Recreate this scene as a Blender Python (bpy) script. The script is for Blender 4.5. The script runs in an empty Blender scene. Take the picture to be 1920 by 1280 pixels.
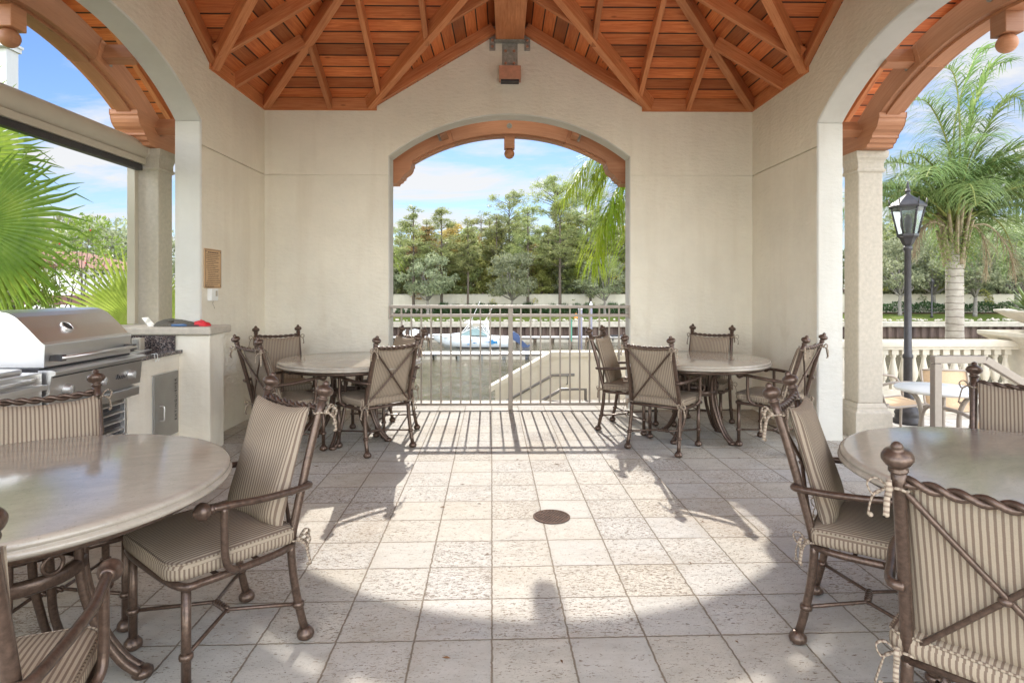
import bpy, math, random
import numpy as np
from mathutils import Vector, Matrix

S = bpy.context.scene
COL = S.collection
R = math.radians
rnd = random.Random(7)


class MB:
    """collects faces; build() links them as one mesh object"""
    def __init__(s):
        s.v = []; s.f = []; s.uv = []; s.sm = []; s.mi = []

    def add(s, verts, faces, uvs=None, smooth=False, mi=0):
        o = len(s.v)
        s.v += [tuple(p) for p in verts]
        for k, f in enumerate(faces):
            s.f.append([i + o for i in f]); s.sm.append(smooth); s.mi.append(mi)
            s.uv.append(uvs[k] if uvs else None)
        return s

    def box(s, c, d, M=None, mi=0):
        x, y, z = d[0] / 2, d[1] / 2, d[2] / 2
        vs = [Vector((i * x, j * y, k * z)) for k in (-1, 1) for j in (-1, 1) for i in (-1, 1)]
        if M is not None: vs = [M @ p for p in vs]
        c = Vector(c)
        return s.add([p + c for p in vs], [(0, 2, 3, 1), (4, 5, 7, 6), (0, 1, 5, 4), (2, 6, 7, 3), (0, 4, 6, 2), (1, 3, 7, 5)], mi=mi)

    def box2(s, lo, hi, mi=0):
        return s.box([(a + b) / 2 for a, b in zip(lo, hi)], [abs(b - a) for a, b in zip(lo, hi)], mi=mi)

    def beam(s, p0, p1, w, h, base='bottom', mi=0):
        """straight timber along p0-p1; uv u runs with the grain"""
        p0 = Vector(p0); p1 = Vector(p1); d = p1 - p0; L = d.length; d.normalize()
        lat = d.cross(Vector((0, 0, 1)))
        if lat.length < 1e-4: lat = Vector((1, 0, 0))
        lat.normalize(); up = lat.cross(d)
        o = up * (0 if base == 'bottom' else -h / 2)
        vs = []
        for e in (p0, p1):
            for a, b in ((-1, 0), (1, 0), (1, 1), (-1, 1)):
                vs.append(e + lat * (a * w / 2) + up * (b * h) + o)
        fs = [(0, 1, 2, 3), (7, 6, 5, 4), (0, 4, 5, 1), (1, 5, 6, 2), (2, 6, 7, 3), (3, 7, 4, 0)]
        j = rnd.random() * 7
        uv = [[(j, 0), (j, w), (j + h, w), (j + h, 0)]] * 2
        q = 0
        for k in (w, h, w, h):
            uv = uv + [[(j, q), (j + L, q), (j + L, q + k), (j, q + k)]]; q += k + .31
        return s.add(vs, fs, uv, mi=mi)

    def tube(s, pts, r, n=8, caps=True, smooth=True, mi=0, flat=1.0):
        pts = [Vector(p) for p in pts]
        rs = r if isinstance(r, (list, tuple)) else [r] * len(pts)
        vs, fs, uv = [], [], []
        t0 = (pts[1] - pts[0]).normalized()
        a = Vector((0, 0, 1)) if abs(t0.z) < .9 else Vector((1, 0, 0))
        nrm = (a - t0 * a.dot(t0)).normalized()
        L = [0]
        for i, p in enumerate(pts):
            if i: L.append(L[-1] + (p - pts[i - 1]).length)
            t = (pts[min(i + 1, len(pts) - 1)] - pts[max(i - 1, 0)]).normalized()
            nrm = (nrm - t * nrm.dot(t))
            nrm = nrm.normalized() if nrm.length > 1e-6 else t.orthogonal().normalized()
            b = t.cross(nrm)
            for k in range(n):
                an = 2 * math.pi * k / n
                vs.append(p + nrm * (math.cos(an) * rs[i] * flat) + b * (math.sin(an) * rs[i]))
        for i in range(len(pts) - 1):
            for k in range(n):
                k2 = (k + 1) % n
                fs.append((i * n + k, i * n + k2, (i + 1) * n + k2, (i + 1) * n + k))
                va, vb = k / n * 6.28 * rs[i], (k + 1) / n * 6.28 * rs[i]
                uv.append([(L[i], va), (L[i], vb), (L[i + 1], vb), (L[i + 1], va)])
        if caps:
            e = (len(pts) - 1) * n
            fs.append(tuple(range(n - 1, -1, -1))); fs.append(tuple(range(e, e + n)))
            uv += [[(0, 0)] * n, [(0, 0)] * n]
        return s.add(vs, fs, uv, smooth, mi)

    def lathe(s, prof, n=16, M=None, smooth=True, mi=0, cap=True):
        vs, fs = [], []
        for r, z in prof:
            for k in range(n):
                an = 2 * math.pi * k / n
                p = Vector((r * math.cos(an), r * math.sin(an), z))
                vs.append(M @ p if M is not None else p)
        for i in range(len(prof) - 1):
            for k in range(n):
                k2 = (k + 1) % n
                fs.append((i * n + k, i * n + k2, (i + 1) * n + k2, (i + 1) * n + k))
        if cap:
            e = (len(prof) - 1) * n
            fs.append(tuple(range(n - 1, -1, -1))); fs.append(tuple(range(e, e + n)))
        return s.add(vs, fs, None, smooth, mi)

    def ball(s, c, r, n=12, sz=1.0, mi=0):
        m = max(6, n // 2 + 1)
        prof = [(max(1e-4, math.sin(math.pi * i / m)) * r, -math.cos(math.pi * i / m) * r * sz) for i in range(m + 1)]
        return s.lathe(prof, n, Matrix.Translation(c), mi=mi, cap=False)

    def prism(s, poly, lo, hi, axis='y', mi=0, smooth=False):
        """polygon in the plane across `axis`, extruded from lo to hi. axis y: (x,z); x: (y,z); z: (x,y)"""
        def P(a, b, t):
            return {'y': (a, t, b), 'x': (t, a, b), 'z': (a, b, t)}[axis]
        n = len(poly)
        vs = [P(a, b, lo) for a, b in poly] + [P(a, b, hi) for a, b in poly]
        s.add(vs, [tuple(range(n))[::-1], tuple(range(n, 2 * n))], mi=mi)
        s.add(vs, [(i, (i + 1) % n, n + (i + 1) % n, n + i) for i in range(n)], mi=mi, smooth=smooth)
        return s

    def rope(s, p0, p1, R_, r, pitch, n=6, strands=2, sag=0, per=10):
        p0 = Vector(p0); p1 = Vector(p1); d = p1 - p0; L = d.length; t = d.normalized()
        a = t.orthogonal().normalized(); b = t.cross(a)
        m = max(8, int(L / pitch * per))
        for q in range(strands):
            ph = 2 * math.pi * q / strands
            pts = []
            for i in range(m + 1):
                f = i / m; an = ph + 2 * math.pi * f * L / pitch
                pts.append(p0 + d * f + a * (R_ * math.cos(an)) + b * (R_ * math.sin(an)) - Vector((0, 0, sag * 4 * f * (1 - f))))
            s.tube(pts, r, n)
        return s

    def build(s, name, mat, parent=None, bevel=0, seg=2, ang=40):
        me = bpy.data.meshes.new(name)
        me.from_pydata(s.v, [], s.f)
        me.polygons.foreach_set('use_smooth', s.sm)
        mats = mat if isinstance(mat, (list, tuple)) else [mat]
        for m in mats: me.materials.append(m)
        if len(mats) > 1: me.polygons.foreach_set('material_index', s.mi)
        ul = me.uv_layers.new(name='UVMap').data
        buf = []
        for p, u in zip(me.polygons, s.uv):
            if u: buf += [c for t in u for c in t]
            else:
                nx, ny, nz = (abs(c) for c in p.normal)
                for vi in p.vertices:
                    x, y, z = s.v[vi]
                    buf += (y, z) if nx > ny and nx > nz else ((x, z) if ny > nz else (x, y))
        ul.foreach_set('uv', buf)
        me.validate(); me.update()
        o = bpy.data.objects.new(name, me); COL.objects.link(o)
        if parent is not None: o.parent = parent
        if bevel:
            b = o.modifiers.new('bevel', 'BEVEL'); b.width = bevel; b.segments = seg
            b.limit_method = 'ANGLE'; b.angle_limit = R(ang)
        return o


def cr(pts, n=6):
    """Catmull-Rom path through pts"""
    P = [Vector(p) for p in pts]
    P = [P[0] * 2 - P[1]] + P + [P[-1] * 2 - P[-2]]
    out = []
    for i in range(1, len(P) - 2):
        a, b, c, d = P[i - 1:i + 3]
        for k in range(n):
            t = k / n
            out.append(.5 * ((2 * b) + (c - a) * t + (2 * a - 5 * b + 4 * c - d) * t * t + (3 * b - a - 3 * c + d) * t ** 3))
    return out + [P[-2]]


def tag(o, label=None, cat=None, group=None, kind=None):
    if label: o['label'] = label
    if cat: o['category'] = cat
    if group: o['group'] = group
    if kind: o['kind'] = kind
    return o


def thing(name, label, cat, loc=(0, 0, 0), rz=0, group=None):
    o = bpy.data.objects.new(name, None); COL.objects.link(o)
    o.empty_display_size = .1
    o.location = loc; o.rotation_euler = (0, 0, rz)
    return tag(o, label, cat, group)


KIDS = {}


def copy_tree(o, parent=None):
    """a thing with copies of its parts and sub-parts (mesh data shared)"""
    c = o.copy(); COL.objects.link(c)
    if parent is not None: c.parent = parent
    for ch in kids(o): copy_tree(ch, c)
    return c


def kids(o):
    return [c for c in bpy.data.objects if c.parent == o]


def quads(name, P, mat, parent=None, smooth=False):
    """(n,4,3) array of quads as one mesh"""
    n = len(P)
    me = bpy.data.meshes.new(name)
    me.vertices.add(n * 4); me.vertices.foreach_set('co', P.astype(np.float32).ravel())
    me.loops.add(n * 4); me.loops.foreach_set('vertex_index', np.arange(n * 4, dtype=np.int32))
    me.polygons.add(n); me.polygons.foreach_set('loop_start', np.arange(0, n * 4, 4, dtype=np.int32))
    me.update(calc_edges=True); me.validate()
    me.materials.append(mat)
    o = bpy.data.objects.new(name, me); COL.objects.link(o)
    if parent is not None: o.parent = parent
    return o


def leafquads(rs, C, length, width, dirs=None):
    """rhombic leaves centred at C (n,3)"""
    n = len(C)
    d = rs.normal(size=(n, 3)) if dirs is None else dirs
    d = d / np.linalg.norm(d, axis=1, keepdims=True)
    e = np.cross(d, rs.normal(size=(n, 3))); e /= np.linalg.norm(e, axis=1, keepdims=True)
    l = length * rs.uniform(.6, 1.3, (n, 1)); w = width * rs.uniform(.7, 1.3, (n, 1))
    return np.stack([C - d * l / 2, C + e * w / 2, C + d * l / 2, C - e * w / 2], 1)


# ------------------------------------------------------------------ materials
class N:
    def __init__(s, name):
        s.m = bpy.data.materials.new(name); s.m.use_nodes = True
        s.t = s.m.node_tree; s.b = s.t.nodes['Principled BSDF']

    def n(s, typ, **k):
        o = s.t.nodes.new(typ)
        for a, b in k.items():
            if a.startswith('i_'):
                key = a[2:]; key = int(key) if key.isdigit() else key.replace('_', ' ')
                o.inputs[key].default_value = b
            else: setattr(o, a, b)
        return o

    def l(s, a, b):
        s.t.links.new(a, b)

    def math(s, op, a, b=None, c=None):
        o = s.n('ShaderNodeMath', operation=op)
        for i, x in enumerate((a, b, c)):
            if x is None: continue
            if isinstance(x, (int, float)): o.inputs[i].default_value = x
            else: s.l(x, o.inputs[i])
        return o.outputs[0]

    def ramp(s, fac, stops):
        o = s.n('ShaderNodeValToRGB'); e = o.color_ramp.elements
        while len(e) < len(stops): e.new(.5)
        for k, (p, c) in enumerate(stops):
            e[k].position = p; e[k].color = (*c, 1) if len(c) == 3 else c
        s.l(fac, o.inputs[0]); return o.outputs[0]

    def mix(s, fac, a, b, mode='MIX'):
        o = s.n('ShaderNodeMix', data_type='RGBA', blend_type=mode)
        for i, x in ((0, fac), (6, a), (7, b)):
            if isinstance(x, (int, float)): o.inputs[i].default_value = x
            elif isinstance(x, tuple): o.inputs[i].default_value = (*x, 1)
            else: s.l(x, o.inputs[i])
        return o.outputs[2]

    def noise(s, scale, detail=4, rough=.6, vec=None, dist=0):
        o = s.n('ShaderNodeTexNoise', i_Scale=scale, i_Detail=detail, i_Roughness=rough, i_Distortion=dist)
        if vec is not None: s.l(vec, o.inputs['Vector'])
        return o.outputs['Fac']

    def bump(s, h, strength=.3, dist=.01, nrm=None):
        o = s.n('ShaderNodeBump', i_Strength=strength, i_Distance=dist)
        s.l(h, o.inputs['Height'])
        if nrm is not None: s.l(nrm, o.inputs['Normal'])
        s.l(o.outputs[0], s.b.inputs['Normal']); return o.outputs[0]

    def coord(s, which='Object', scale=None, rot=None, loc=None):
        o = s.n('ShaderNodeTexCoord').outputs[which]
        if scale or rot or loc:
            m = s.n('ShaderNodeMapping')
            if scale: m.inputs['Scale'].default_value = scale
            if rot: m.inputs['Rotation'].default_value = rot
            if loc: m.inputs['Location'].default_value = loc
            s.l(o, m.inputs[0]); o = m.outputs[0]
        return o

    def base(s, c, rough=.6, metal=0, spec=.5):
        if isinstance(c, tuple): s.b.inputs['Base Color'].default_value = (*c, 1)
        else: s.l(c, s.b.inputs['Base Color'])
        if isinstance(rough, (int, float)): s.b.inputs['Roughness'].default_value = rough
        else: s.l(rough, s.b.inputs['Roughness'])
        s.b.inputs['Metallic'].default_value = metal
        s.b.inputs['Specular IOR Level'].default_value = spec
        return s


def mul(c, k): return tuple(x * k for x in c)


def m_plain(name, c, rough=.6, metal=0, var=.12, scale=6, bump=0, bscale=80, spec=.5, coord='Object'):
    n = N(name); v = n.coord(coord)
    f = n.noise(scale, 5, .6, v)
    n.base(n.ramp(f, [(.3, mul(c, 1 - var)), (.7, mul(c, 1 + var))]), rough, metal, spec)
    if bump: n.bump(n.noise(bscale, 5, .65, v), bump, .004)
    return n.m


def m_stucco(name, c, bump=.45):
    n = N(name); v = n.coord('Object')
    f = n.noise(1.1, 6, .62, v); g = n.noise(9, 5, .6, v)
    st = n.noise(1.0, 5, .6, n.coord('Object', scale=(5, 5, .5)))
    c1 = n.ramp(f, [(.3, mul(c, .88)), (.7, mul(c, 1.06))])
    c2 = n.mix(n.math('MULTIPLY', g, .35), c1, mul(c, .86))
    c3 = n.mix(n.ramp(st, [(.5, (0, 0, 0)), (.78, (.42, .42, .42))]), c2, (c[0] * .8, c[1] * .76, c[2] * .7))
    zz = n.n('ShaderNodeSeparateXYZ'); n.l(v, zz.inputs[0])
    band = n.ramp(n.math('DIVIDE', zz.outputs[2], 3.0), [(.0, (.7, .7, .7)), (.03, (.25, .25, .25)), (.2, (.6, .6, .6)), (.33, (.75, .75, .75)), (.40, (0, 0, 0))])
    sc = n.ramp(n.noise(2.6, 5, .7, n.coord('Object', scale=(1, 1, .7))), [(.52, (0, 0, 0)), (.74, (.5, .5, .5))])
    c3 = n.mix(n.math('MULTIPLY', band, sc), c3, (c[0] * .58, c[1] * .52, c[2] * .46))
    n.base(c3, .85, 0, .25)
    fine = n.noise(130, 5, .7, v); tro = n.noise(14, 3, .5, n.coord('Object', scale=(1, 1, 2.2)))
    n.bump(n.math('ADD', fine, n.math('MULTIPLY', tro, 2.6)), bump, .008)
    return n.m


def m_wood(name, c1, c2, plank=0, rough=.5, knot=True):
    n = N(name); uv = n.coord('UV')
    sep = n.n('ShaderNodeSeparateXYZ'); n.l(uv, sep.inputs[0])
    u, v = sep.outputs[0], sep.outputs[1]
    oi = n.n('ShaderNodeObjectInfo').outputs['Random']
    if plank:
        row = n.math('FLOOR', n.math('DIVIDE', v, plank))
        wn = n.n('ShaderNodeTexWhiteNoise', noise_dimensions='1D'); n.l(row, wn.inputs['W'])
        off = wn.outputs['Value']
    else: off = oi
    comb = n.n('ShaderNodeCombineXYZ')
    n.l(n.math('ADD', n.math('MULTIPLY', u, 1.4), n.math('MULTIPLY', off, 37)), comb.inputs[0])
    n.l(n.math('MULTIPLY', v, 26), comb.inputs[1]); n.l(n.math('MULTIPLY', off, 9), comb.inputs[2])
    g = n.noise(1.6, 6, .65, comb.outputs[0], 1.2)
    c2b = n.n('ShaderNodeCombineXYZ'); n.l(n.math('ADD', u, n.math('MULTIPLY', off, 13)), c2b.inputs[0]); n.l(n.math('MULTIPLY', v, 3), c2b.inputs[1])
    big = n.noise(2.2, 3, .5, c2b.outputs[0])
    col = n.ramp(g, [(.25, c1), (.55, tuple((a + b) / 2 for a, b in zip(c1, c2))), (.8, c2)])
    col = n.mix(n.math('MULTIPLY', big, .75), col, mul(c1, .62))
    br = n.math('ADD', n.math('MULTIPLY', off, .75 if plank else .4), .62 if plank else .8)
    hs = n.n('ShaderNodeHueSaturation', i_Saturation=1.0); n.l(br, hs.inputs['Value']); n.l(col, hs.inputs['Color'])
    col = hs.outputs[0]; h = g
    if knot:
        vo = n.n('ShaderNodeTexVoronoi', i_Scale=1.7, i_Randomness=1.0); n.l(c2b.outputs[0], vo.inputs['Vector'])
        k = n.ramp(vo.outputs['Distance'], [(.035, (1, 1, 1)), (.07, (0, 0, 0))])
        col = n.mix(n.math('MULTIPLY', k, .6), col, mul(c1, .35))
    if plank:
        fr = n.math('FRACT', n.math('DIVIDE', v, plank))
        e = n.math('MINIMUM', fr, n.math('SUBTRACT', 1, fr))
        gap = n.ramp(e, [(.035, (1, 1, 1)), (.065, (0, 0, 0))])
        col = n.mix(gap, col, (.016, .008, .004))
        h = n.math('SUBTRACT', g, n.math('MULTIPLY', gap, 3))
    n.base(col, rough, 0, .4); n.bump(h, .35, .004)
    return n.m


def m_stripes(name, c1, c2, period=.0145):
    n = N(name); uv = n.coord('UV')
    sep = n.n('ShaderNodeSeparateXYZ'); n.l(uv, sep.inputs[0])
    w = n.math('MULTIPLY', n.noise(18, 2, .5, uv), .0016)
    f = n.math('FRACT', n.math('DIVIDE', n.math('ADD', sep.outputs[0], w), period))
    e = n.math('ABSOLUTE', n.math('SUBTRACT', f, .5))
    k = n.ramp(e, [(.17, (0, 0, 0)), (.25, (1, 1, 1))])
    ob = n.coord('Object')
    a = n.mix(n.noise(260, 3, .7, ob), mul(c1, .8), mul(c1, 1.12))
    b = n.mix(n.noise(260, 3, .7, ob), mul(c2, .75), mul(c2, 1.2))
    col = n.mix(k, b, a)
    col = n.mix(n.math('MULTIPLY', n.noise(3.5, 4, .6, ob), .35), col, mul(c1, .62))
    n.base(col, .92, 0, .12)
    n.bump(n.math('ADD', n.noise(320, 2, .6, ob), n.math('MULTIPLY', n.noise(11, 3, .5, ob), 3.0)), .3, .004)
    return n.m


def m_leaf(name, cols, trans=.45, scale=.7, rough=.5):
    n = N(name); nt = n.t
    g = n.n('ShaderNodeNewGeometry')
    oi = n.n('ShaderNodeObjectInfo').outputs['Random']
    p = n.n('ShaderNodeTexNoise', noise_dimensions='4D', i_Scale=scale, i_Detail=6.0, i_Roughness=.75)
    n.l(g.outputs['Position'], p.inputs['Vector']); n.l(n.math('MULTIPLY', oi, 9), p.inputs['W'])
    k = len(cols) - 1
    col = n.ramp(p.outputs['Fac'], [(.3 + .4 * i / k, c) for i, c in enumerate(cols)])
    hs = n.n('ShaderNodeHueSaturation'); n.l(col, hs.inputs['Color'])
    n.l(n.math('ADD', n.math('MULTIPLY', oi, .4), .8), hs.inputs['Value'])
    n.l(n.math('ADD', n.math('MULTIPLY', oi, .03), .485), hs.inputs['Hue'])
    n.base(hs.outputs[0], rough, 0, .3)
    tr = n.n('ShaderNodeBsdfTranslucent'); n.l(hs.outputs[0], tr.inputs['Color'])
    mx = n.n('ShaderNodeMixShader'); mx.inputs[0].default_value = trans
    n.l(n.b.outputs[0], mx.inputs[1]); n.l(tr.outputs[0], mx.inputs[2])
    n.l(mx.outputs[0], nt.nodes['Material Output'].inputs['Surface'])
    return n.m


def m_travertine(name, origin, ang, T, c, pit=1.0):
    """square stone tiles laid on a grid through `origin`, turned by ang"""
    n = N(name)
    ob = n.coord('Object')
    mp = n.n('ShaderNodeMapping', vector_type='TEXTURE')
    mp.inputs['Location'].default_value = (origin[0], origin[1], 0)
    mp.inputs['Rotation'].default_value = (0, 0, ang); mp.inputs['Scale'].default_value = (T, T, 1)
    n.l(ob, mp.inputs[0])
    sep = n.n('ShaderNodeSeparateXYZ'); n.l(mp.outputs[0], sep.inputs[0])
    wob = n.math('MULTIPLY', n.math('SUBTRACT', n.noise(7, 4, .6, mp.outputs[0]), .5), .05)
    x = n.math('ADD', sep.outputs[0], wob); y = n.math('ADD', sep.outputs[1], wob)
    cx = n.math('FLOOR', x); cy = n.math('FLOOR', y)
    cc = n.n('ShaderNodeCombineXYZ'); n.l(cx, cc.inputs[0]); n.l(cy, cc.inputs[1])
    wn = n.n('ShaderNodeTexWhiteNoise', noise_dimensions='3D'); n.l(cc.outputs[0], wn.inputs['Vector'])
    fx = n.math('FRACT', x); fy = n.math('FRACT', y)
    ex = n.math('MINIMUM', fx, n.math('SUBTRACT', 1, fx)); ey = n.math('MINIMUM', fy, n.math('SUBTRACT', 1, fy))
    e = n.math('MINIMUM', ex, ey)
    edge = n.ramp(e, [(.006, (1, 1, 1)), (.016, (0, 0, 0))])
    # every stone has its own veining: shift the pattern by the tile's random value
    sh = n.n('ShaderNodeVectorMath', operation='SCALE'); sh.inputs['Scale'].default_value = 11
    n.l(wn.outputs['Color'], sh.inputs[0])
    ad = n.n('ShaderNodeVectorMath', operation='ADD'); n.l(mp.outputs[0], ad.inputs[0]); n.l(sh.outputs[0], ad.inputs[1])
    mv = n.n('ShaderNodeMapping'); mv.inputs['Scale'].default_value = (1.0, 2.6, 1); n.l(ad.outputs[0], mv.inputs[0])
    cloud = n.noise(1.5, 6, .68, mv.outputs[0], .5)
    pits1 = n.noise(13, 4, .75, mv.outputs[0], .4); pits2 = n.noise(30, 3, .7, mv.outputs[0])
    dens = n.math('MULTIPLY', n.math('ADD', n.math('MULTIPLY', wn.outputs['Value'], .85), n.math('MULTIPLY', n.noise(1.3, 4, .65, ad.outputs[0]), .85)), .07 * pit)
    pa = n.ramp(n.math('ADD', pits1, dens), [(.650, (0, 0, 0)), (.695, (1, 1, 1))])
    pb = n.ramp(n.math('ADD', pits2, dens), [(.675, (0, 0, 0)), (.72, (1, 1, 1))])
    pits = n.math('MAXIMUM', pa, n.math('MULTIPLY', pb, .75))
    col = n.ramp(cloud, [(.25, mul(c, .80)), (.5, mul(c, .98)), (.75, mul(c, 1.10))])
    hs = n.n('ShaderNodeHueSaturation'); n.l(col, hs.inputs['Color'])
    n.l(n.math('ADD', n.math('MULTIPLY', wn.outputs['Value'], .15), .92), hs.inputs['Value'])
    n.l(n.math('ADD', n.math('MULTIPLY', n.math('FRACT', n.math('MULTIPLY', wn.outputs['Value'], 7.3)), .5), .6), hs.inputs['Saturation'])
    col = n.mix(n.math('MULTIPLY', pits, .9), hs.outputs[0], (c[0] * .30, c[1] * .21, c[2] * .15))
    # soiling that gathers beside joints
    soil = n.math('MULTIPLY', n.ramp(e, [(.0, (1, 1, 1)), (.1, (0, 0, 0))]), n.noise(3, 4, .6, mp.outputs[0]))
    col = n.mix(n.math('MULTIPLY', soil, .45), col, mul(c, .62))
    st = n.ramp(n.noise(.9, 6, .72, ob, .8), [(.47, (0, 0, 0)), (.70, (.5, .5, .5))])
    col = n.mix(st, col, (c[0] * .66, c[1] * .56, c[2] * .45))
    col = n.mix(n.math('MULTIPLY', edge, .85), col, (c[0] * .34, c[1] * .27, c[2] * .2))
    n.base(col, n.math('ADD', n.math('MULTIPLY', cloud, .2), .62), 0, .22)
    h = n.math('SUBTRACT', n.math('MULTIPLY', cloud, .12), n.math('ADD', n.math('MULTIPLY', pits, .5), edge))
    h = n.math('ADD', h, n.math('MULTIPLY', n.noise(45, 3, .6, ob), .06))
    n.bump(h, .6, .006)
    return n.m
M = {}
M['stucco'] = m_stucco('stucco', (.81, .755, .64), .5)
M['trim'] = m_stucco('trim_stucco', (.62, .60, .55), .25)
M['limestone'] = m_plain('limestone', (.47, .42, .35), .8, var=.10, scale=30, bump=.35, bscale=110, spec=.3)
M['wood'] = m_wood('rafter_wood', (.46, .13, .04), (.86, .41, .185))
M['boards'] = m_wood('ceiling_boards', (.44, .085, .02), (.96, .37, .12), plank=.142)
M['arch'] = m_wood('arch_wood', (.44, .185, .09), (.64, .325, .18))
M['soffit'] = m_wood('soffit_boards', (.50, .22, .11), (.66, .34, .19), plank=.142)
M['floor'] = None
M['bronze'] = m_plain('bronze_paint', (.105, .068, .05), .30, .5, var=.35, scale=70, bump=.15, bscale=160)
M['railing'] = m_plain('taupe_paint', (.33, .28, .235), .42, .1, var=.06, scale=30)
M['darkrail'] = m_plain('grey_rail', (.22, .205, .19), .4, .3, var=.08)
M['fabric'] = m_stripes('striped_fabric', (.38, .31, .23), (.165, .115, .085))
M['tie'] = m_stripes('tie_fabric', (.41, .335, .255), (.22, .16, .12), .013)
M['steel'] = None
M['black'] = m_plain('black_plastic', (.02, .02, .022), .5, 0, var=.3)
M['dark'] = m_plain('dark_metal', (.05, .047, .05), .45, .4, var=.2, scale=20)
M['iron'] = m_plain('galvanised_iron', (.30, .285, .25), .55, .2, var=.3, scale=25, bump=.2)
M['granite'] = None
M['copper'] = m_plain('copper_box', (.52, .25, .16), .5, .2, var=.15, scale=15)
M['white'] = m_plain('white_paint', (.78, .78, .76), .4, 0, var=.03)
M['cream'] = m_stucco('cream_wall', (.55, .51, .41), .2)
M['parapet'] = m_stucco('parapet_stucco', (.80, .74, .63), .2)
M['balustrade'] = m_plain('cast_stone', (.56, .515, .43), .75, 0, var=.08, scale=12, bump=.2)
M['screen'] = m_plain('screen_housing', (.46, .41, .33), .45, 0, var=.05, scale=4)
M['grate'] = m_plain('drain_bronze', (.13, .085, .065), .85, 0, var=.3, scale=40, spec=.08)
M['red'] = m_plain('red_cloth', (.55, .02, .03), .7, 0, var=.2, scale=40, bump=.4)
M['mesh'] = m_plain('grey_mesh', (.10, .09, .07), .9, 0, var=.5, scale=130, bump=.6)
M['sling'] = m_plain('sling_fabric', (.56, .40, .25), .8, 0, var=.08, scale=60, bump=.3, bscale=300)
M['bark'] = m_plain('bark', (.11, .085, .065), .95, 0, var=.4, scale=9, bump=.8, bscale=20)
M['barkgrey'] = m_plain('grey_bark', (.20, .18, .155), .95, 0, var=.35, scale=9, bump=.8, bscale=20)
M['concrete'] = m_plain('concrete', (.40, .36, .29), .85, 0, var=.2, scale=2.5, bump=.4, bscale=40)
M['gravel'] = None


def brushed():
    n = N('brushed_steel')
    a = n.noise(3, 3, .5, n.coord('Object', scale=(300, 3, 300)))
    f = n.noise(2, 4, .6, n.coord('Object'))
    n.base(n.ramp(f, [(.3, (.72, .71, .70)), (.7, (.80, .79, .78))]), n.math('ADD', n.math('MULTIPLY', a, .10), .30), 1.0); return n.m


M['steel'] = brushed()
M['knob'] = m_plain('satin_knob', (.50, .48, .46), .45, .8, var=.05)
M['doorsteel'] = m_plain('door_steel', (.36, .35, .335), .38, .9, var=.12, scale=3)


def granite():
    n = N('speckled_granite'); v = n.coord('Object')
    vo = n.n('ShaderNodeTexVoronoi', i_Scale=170.0); n.l(v, vo.inputs['Vector'])
    s = n.n('ShaderNodeSeparateColor'); n.l(vo.outputs['Color'], s.inputs[0])
    n.base(n.ramp(s.outputs[0], [(.0, (.015, .015, .018)), (.55, (.05, .045, .05)), (.8, (.20, .14, .12)), (1, (.38, .34, .32))]), .14, 0, .5)
    return n.m


M['granite'] = granite()


def tabletop():
    n = N('polished_table_stone'); v = n.coord('Object')
    f = n.noise(5, 8, .7, n.coord('Object', scale=(1, 2.6, 1)), .8); g = n.noise(90, 4, .7, v); vein = n.noise(2.1, 8, .75, v, 2.5)
    c = n.ramp(f, [(.3, (.33, .29, .24)), (.7, (.42, .37, .305))])
    c = n.mix(n.ramp(vein, [(.47, (0, 0, 0)), (.5, (.12, .12, .12)), (.53, (0, 0, 0))]), c, (.19, .15, .12))
    c = n.mix(n.ramp(g, [(.6, (0, 0, 0)), (.75, (.55, .55, .55))]), c, (.15, .115, .09))
    n.base(c, n.math('ADD', n.math('MULTIPLY', f, .10), .07), 0, .6)
    n.bump(n.noise(60, 3, .6, v), .04, .002)
    return n.m


M['table'] = tabletop()


def sheetpile():
    n = N('sheet_pile'); v = n.coord('Object', scale=(1, 1, .25))
    n.base(n.ramp(n.noise(1.2, 5, .7, v), [(.3, (.05, .032, .026)), (.55, (.11, .072, .055)), (.75, (.19, .14, .11))]), .85); return n.m


M['pile'] = sheetpile()


def water():
    n = N('canal_water'); v = n.coord('Object')
    w1 = n.noise(2.0, 5, .65, n.coord('Object', scale=(1, .5, 1)), .4); w2 = n.noise(.35, 3, .5, v)
    n.base(n.ramp(w2, [(.35, (.055, .045, .022)), (.65, (.085, .070, .036))]), .05, 0, .5)
    n.b.inputs['IOR'].default_value = 1.33
    n.bump(n.math('ADD', w1, n.math('MULTIPLY', w2, 1.2)), .85, .11)
    return n.m


M['water'] = water()


def glass():
    n = N('lantern_glass'); n.base((.62, .66, .64), .12, 0, .2)
    n.b.inputs['Transmission Weight'].default_value = .92; n.b.inputs['Alpha'].default_value = 1
    return n.m


M['glass'] = glass()


def grass(name, a, b, c):
    n = N(name); v = n.coord('Object')
    f = n.noise(.35, 6, .7, v); g = n.noise(40, 3, .6, v)
    col = n.ramp(f, [(.3, a), (.5, b), (.7, c)])
    n.base(n.mix(n.math('MULTIPLY', g, .5), col, mul(a, .6)), .95, 0, .1)
    n.bump(g, .8, .05); return n.m


M['lawn'] = grass('lawn', (.075, .10, .025), (.11, .15, .03), (.20, .20, .05))
M['mulch'] = grass('mulch', (.05, .03, .02), (.09, .05, .035), (.13, .08, .05))
M['soil'] = grass('soil', (.10, .085, .055), (.13, .12, .06), (.16, .14, .10))

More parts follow.
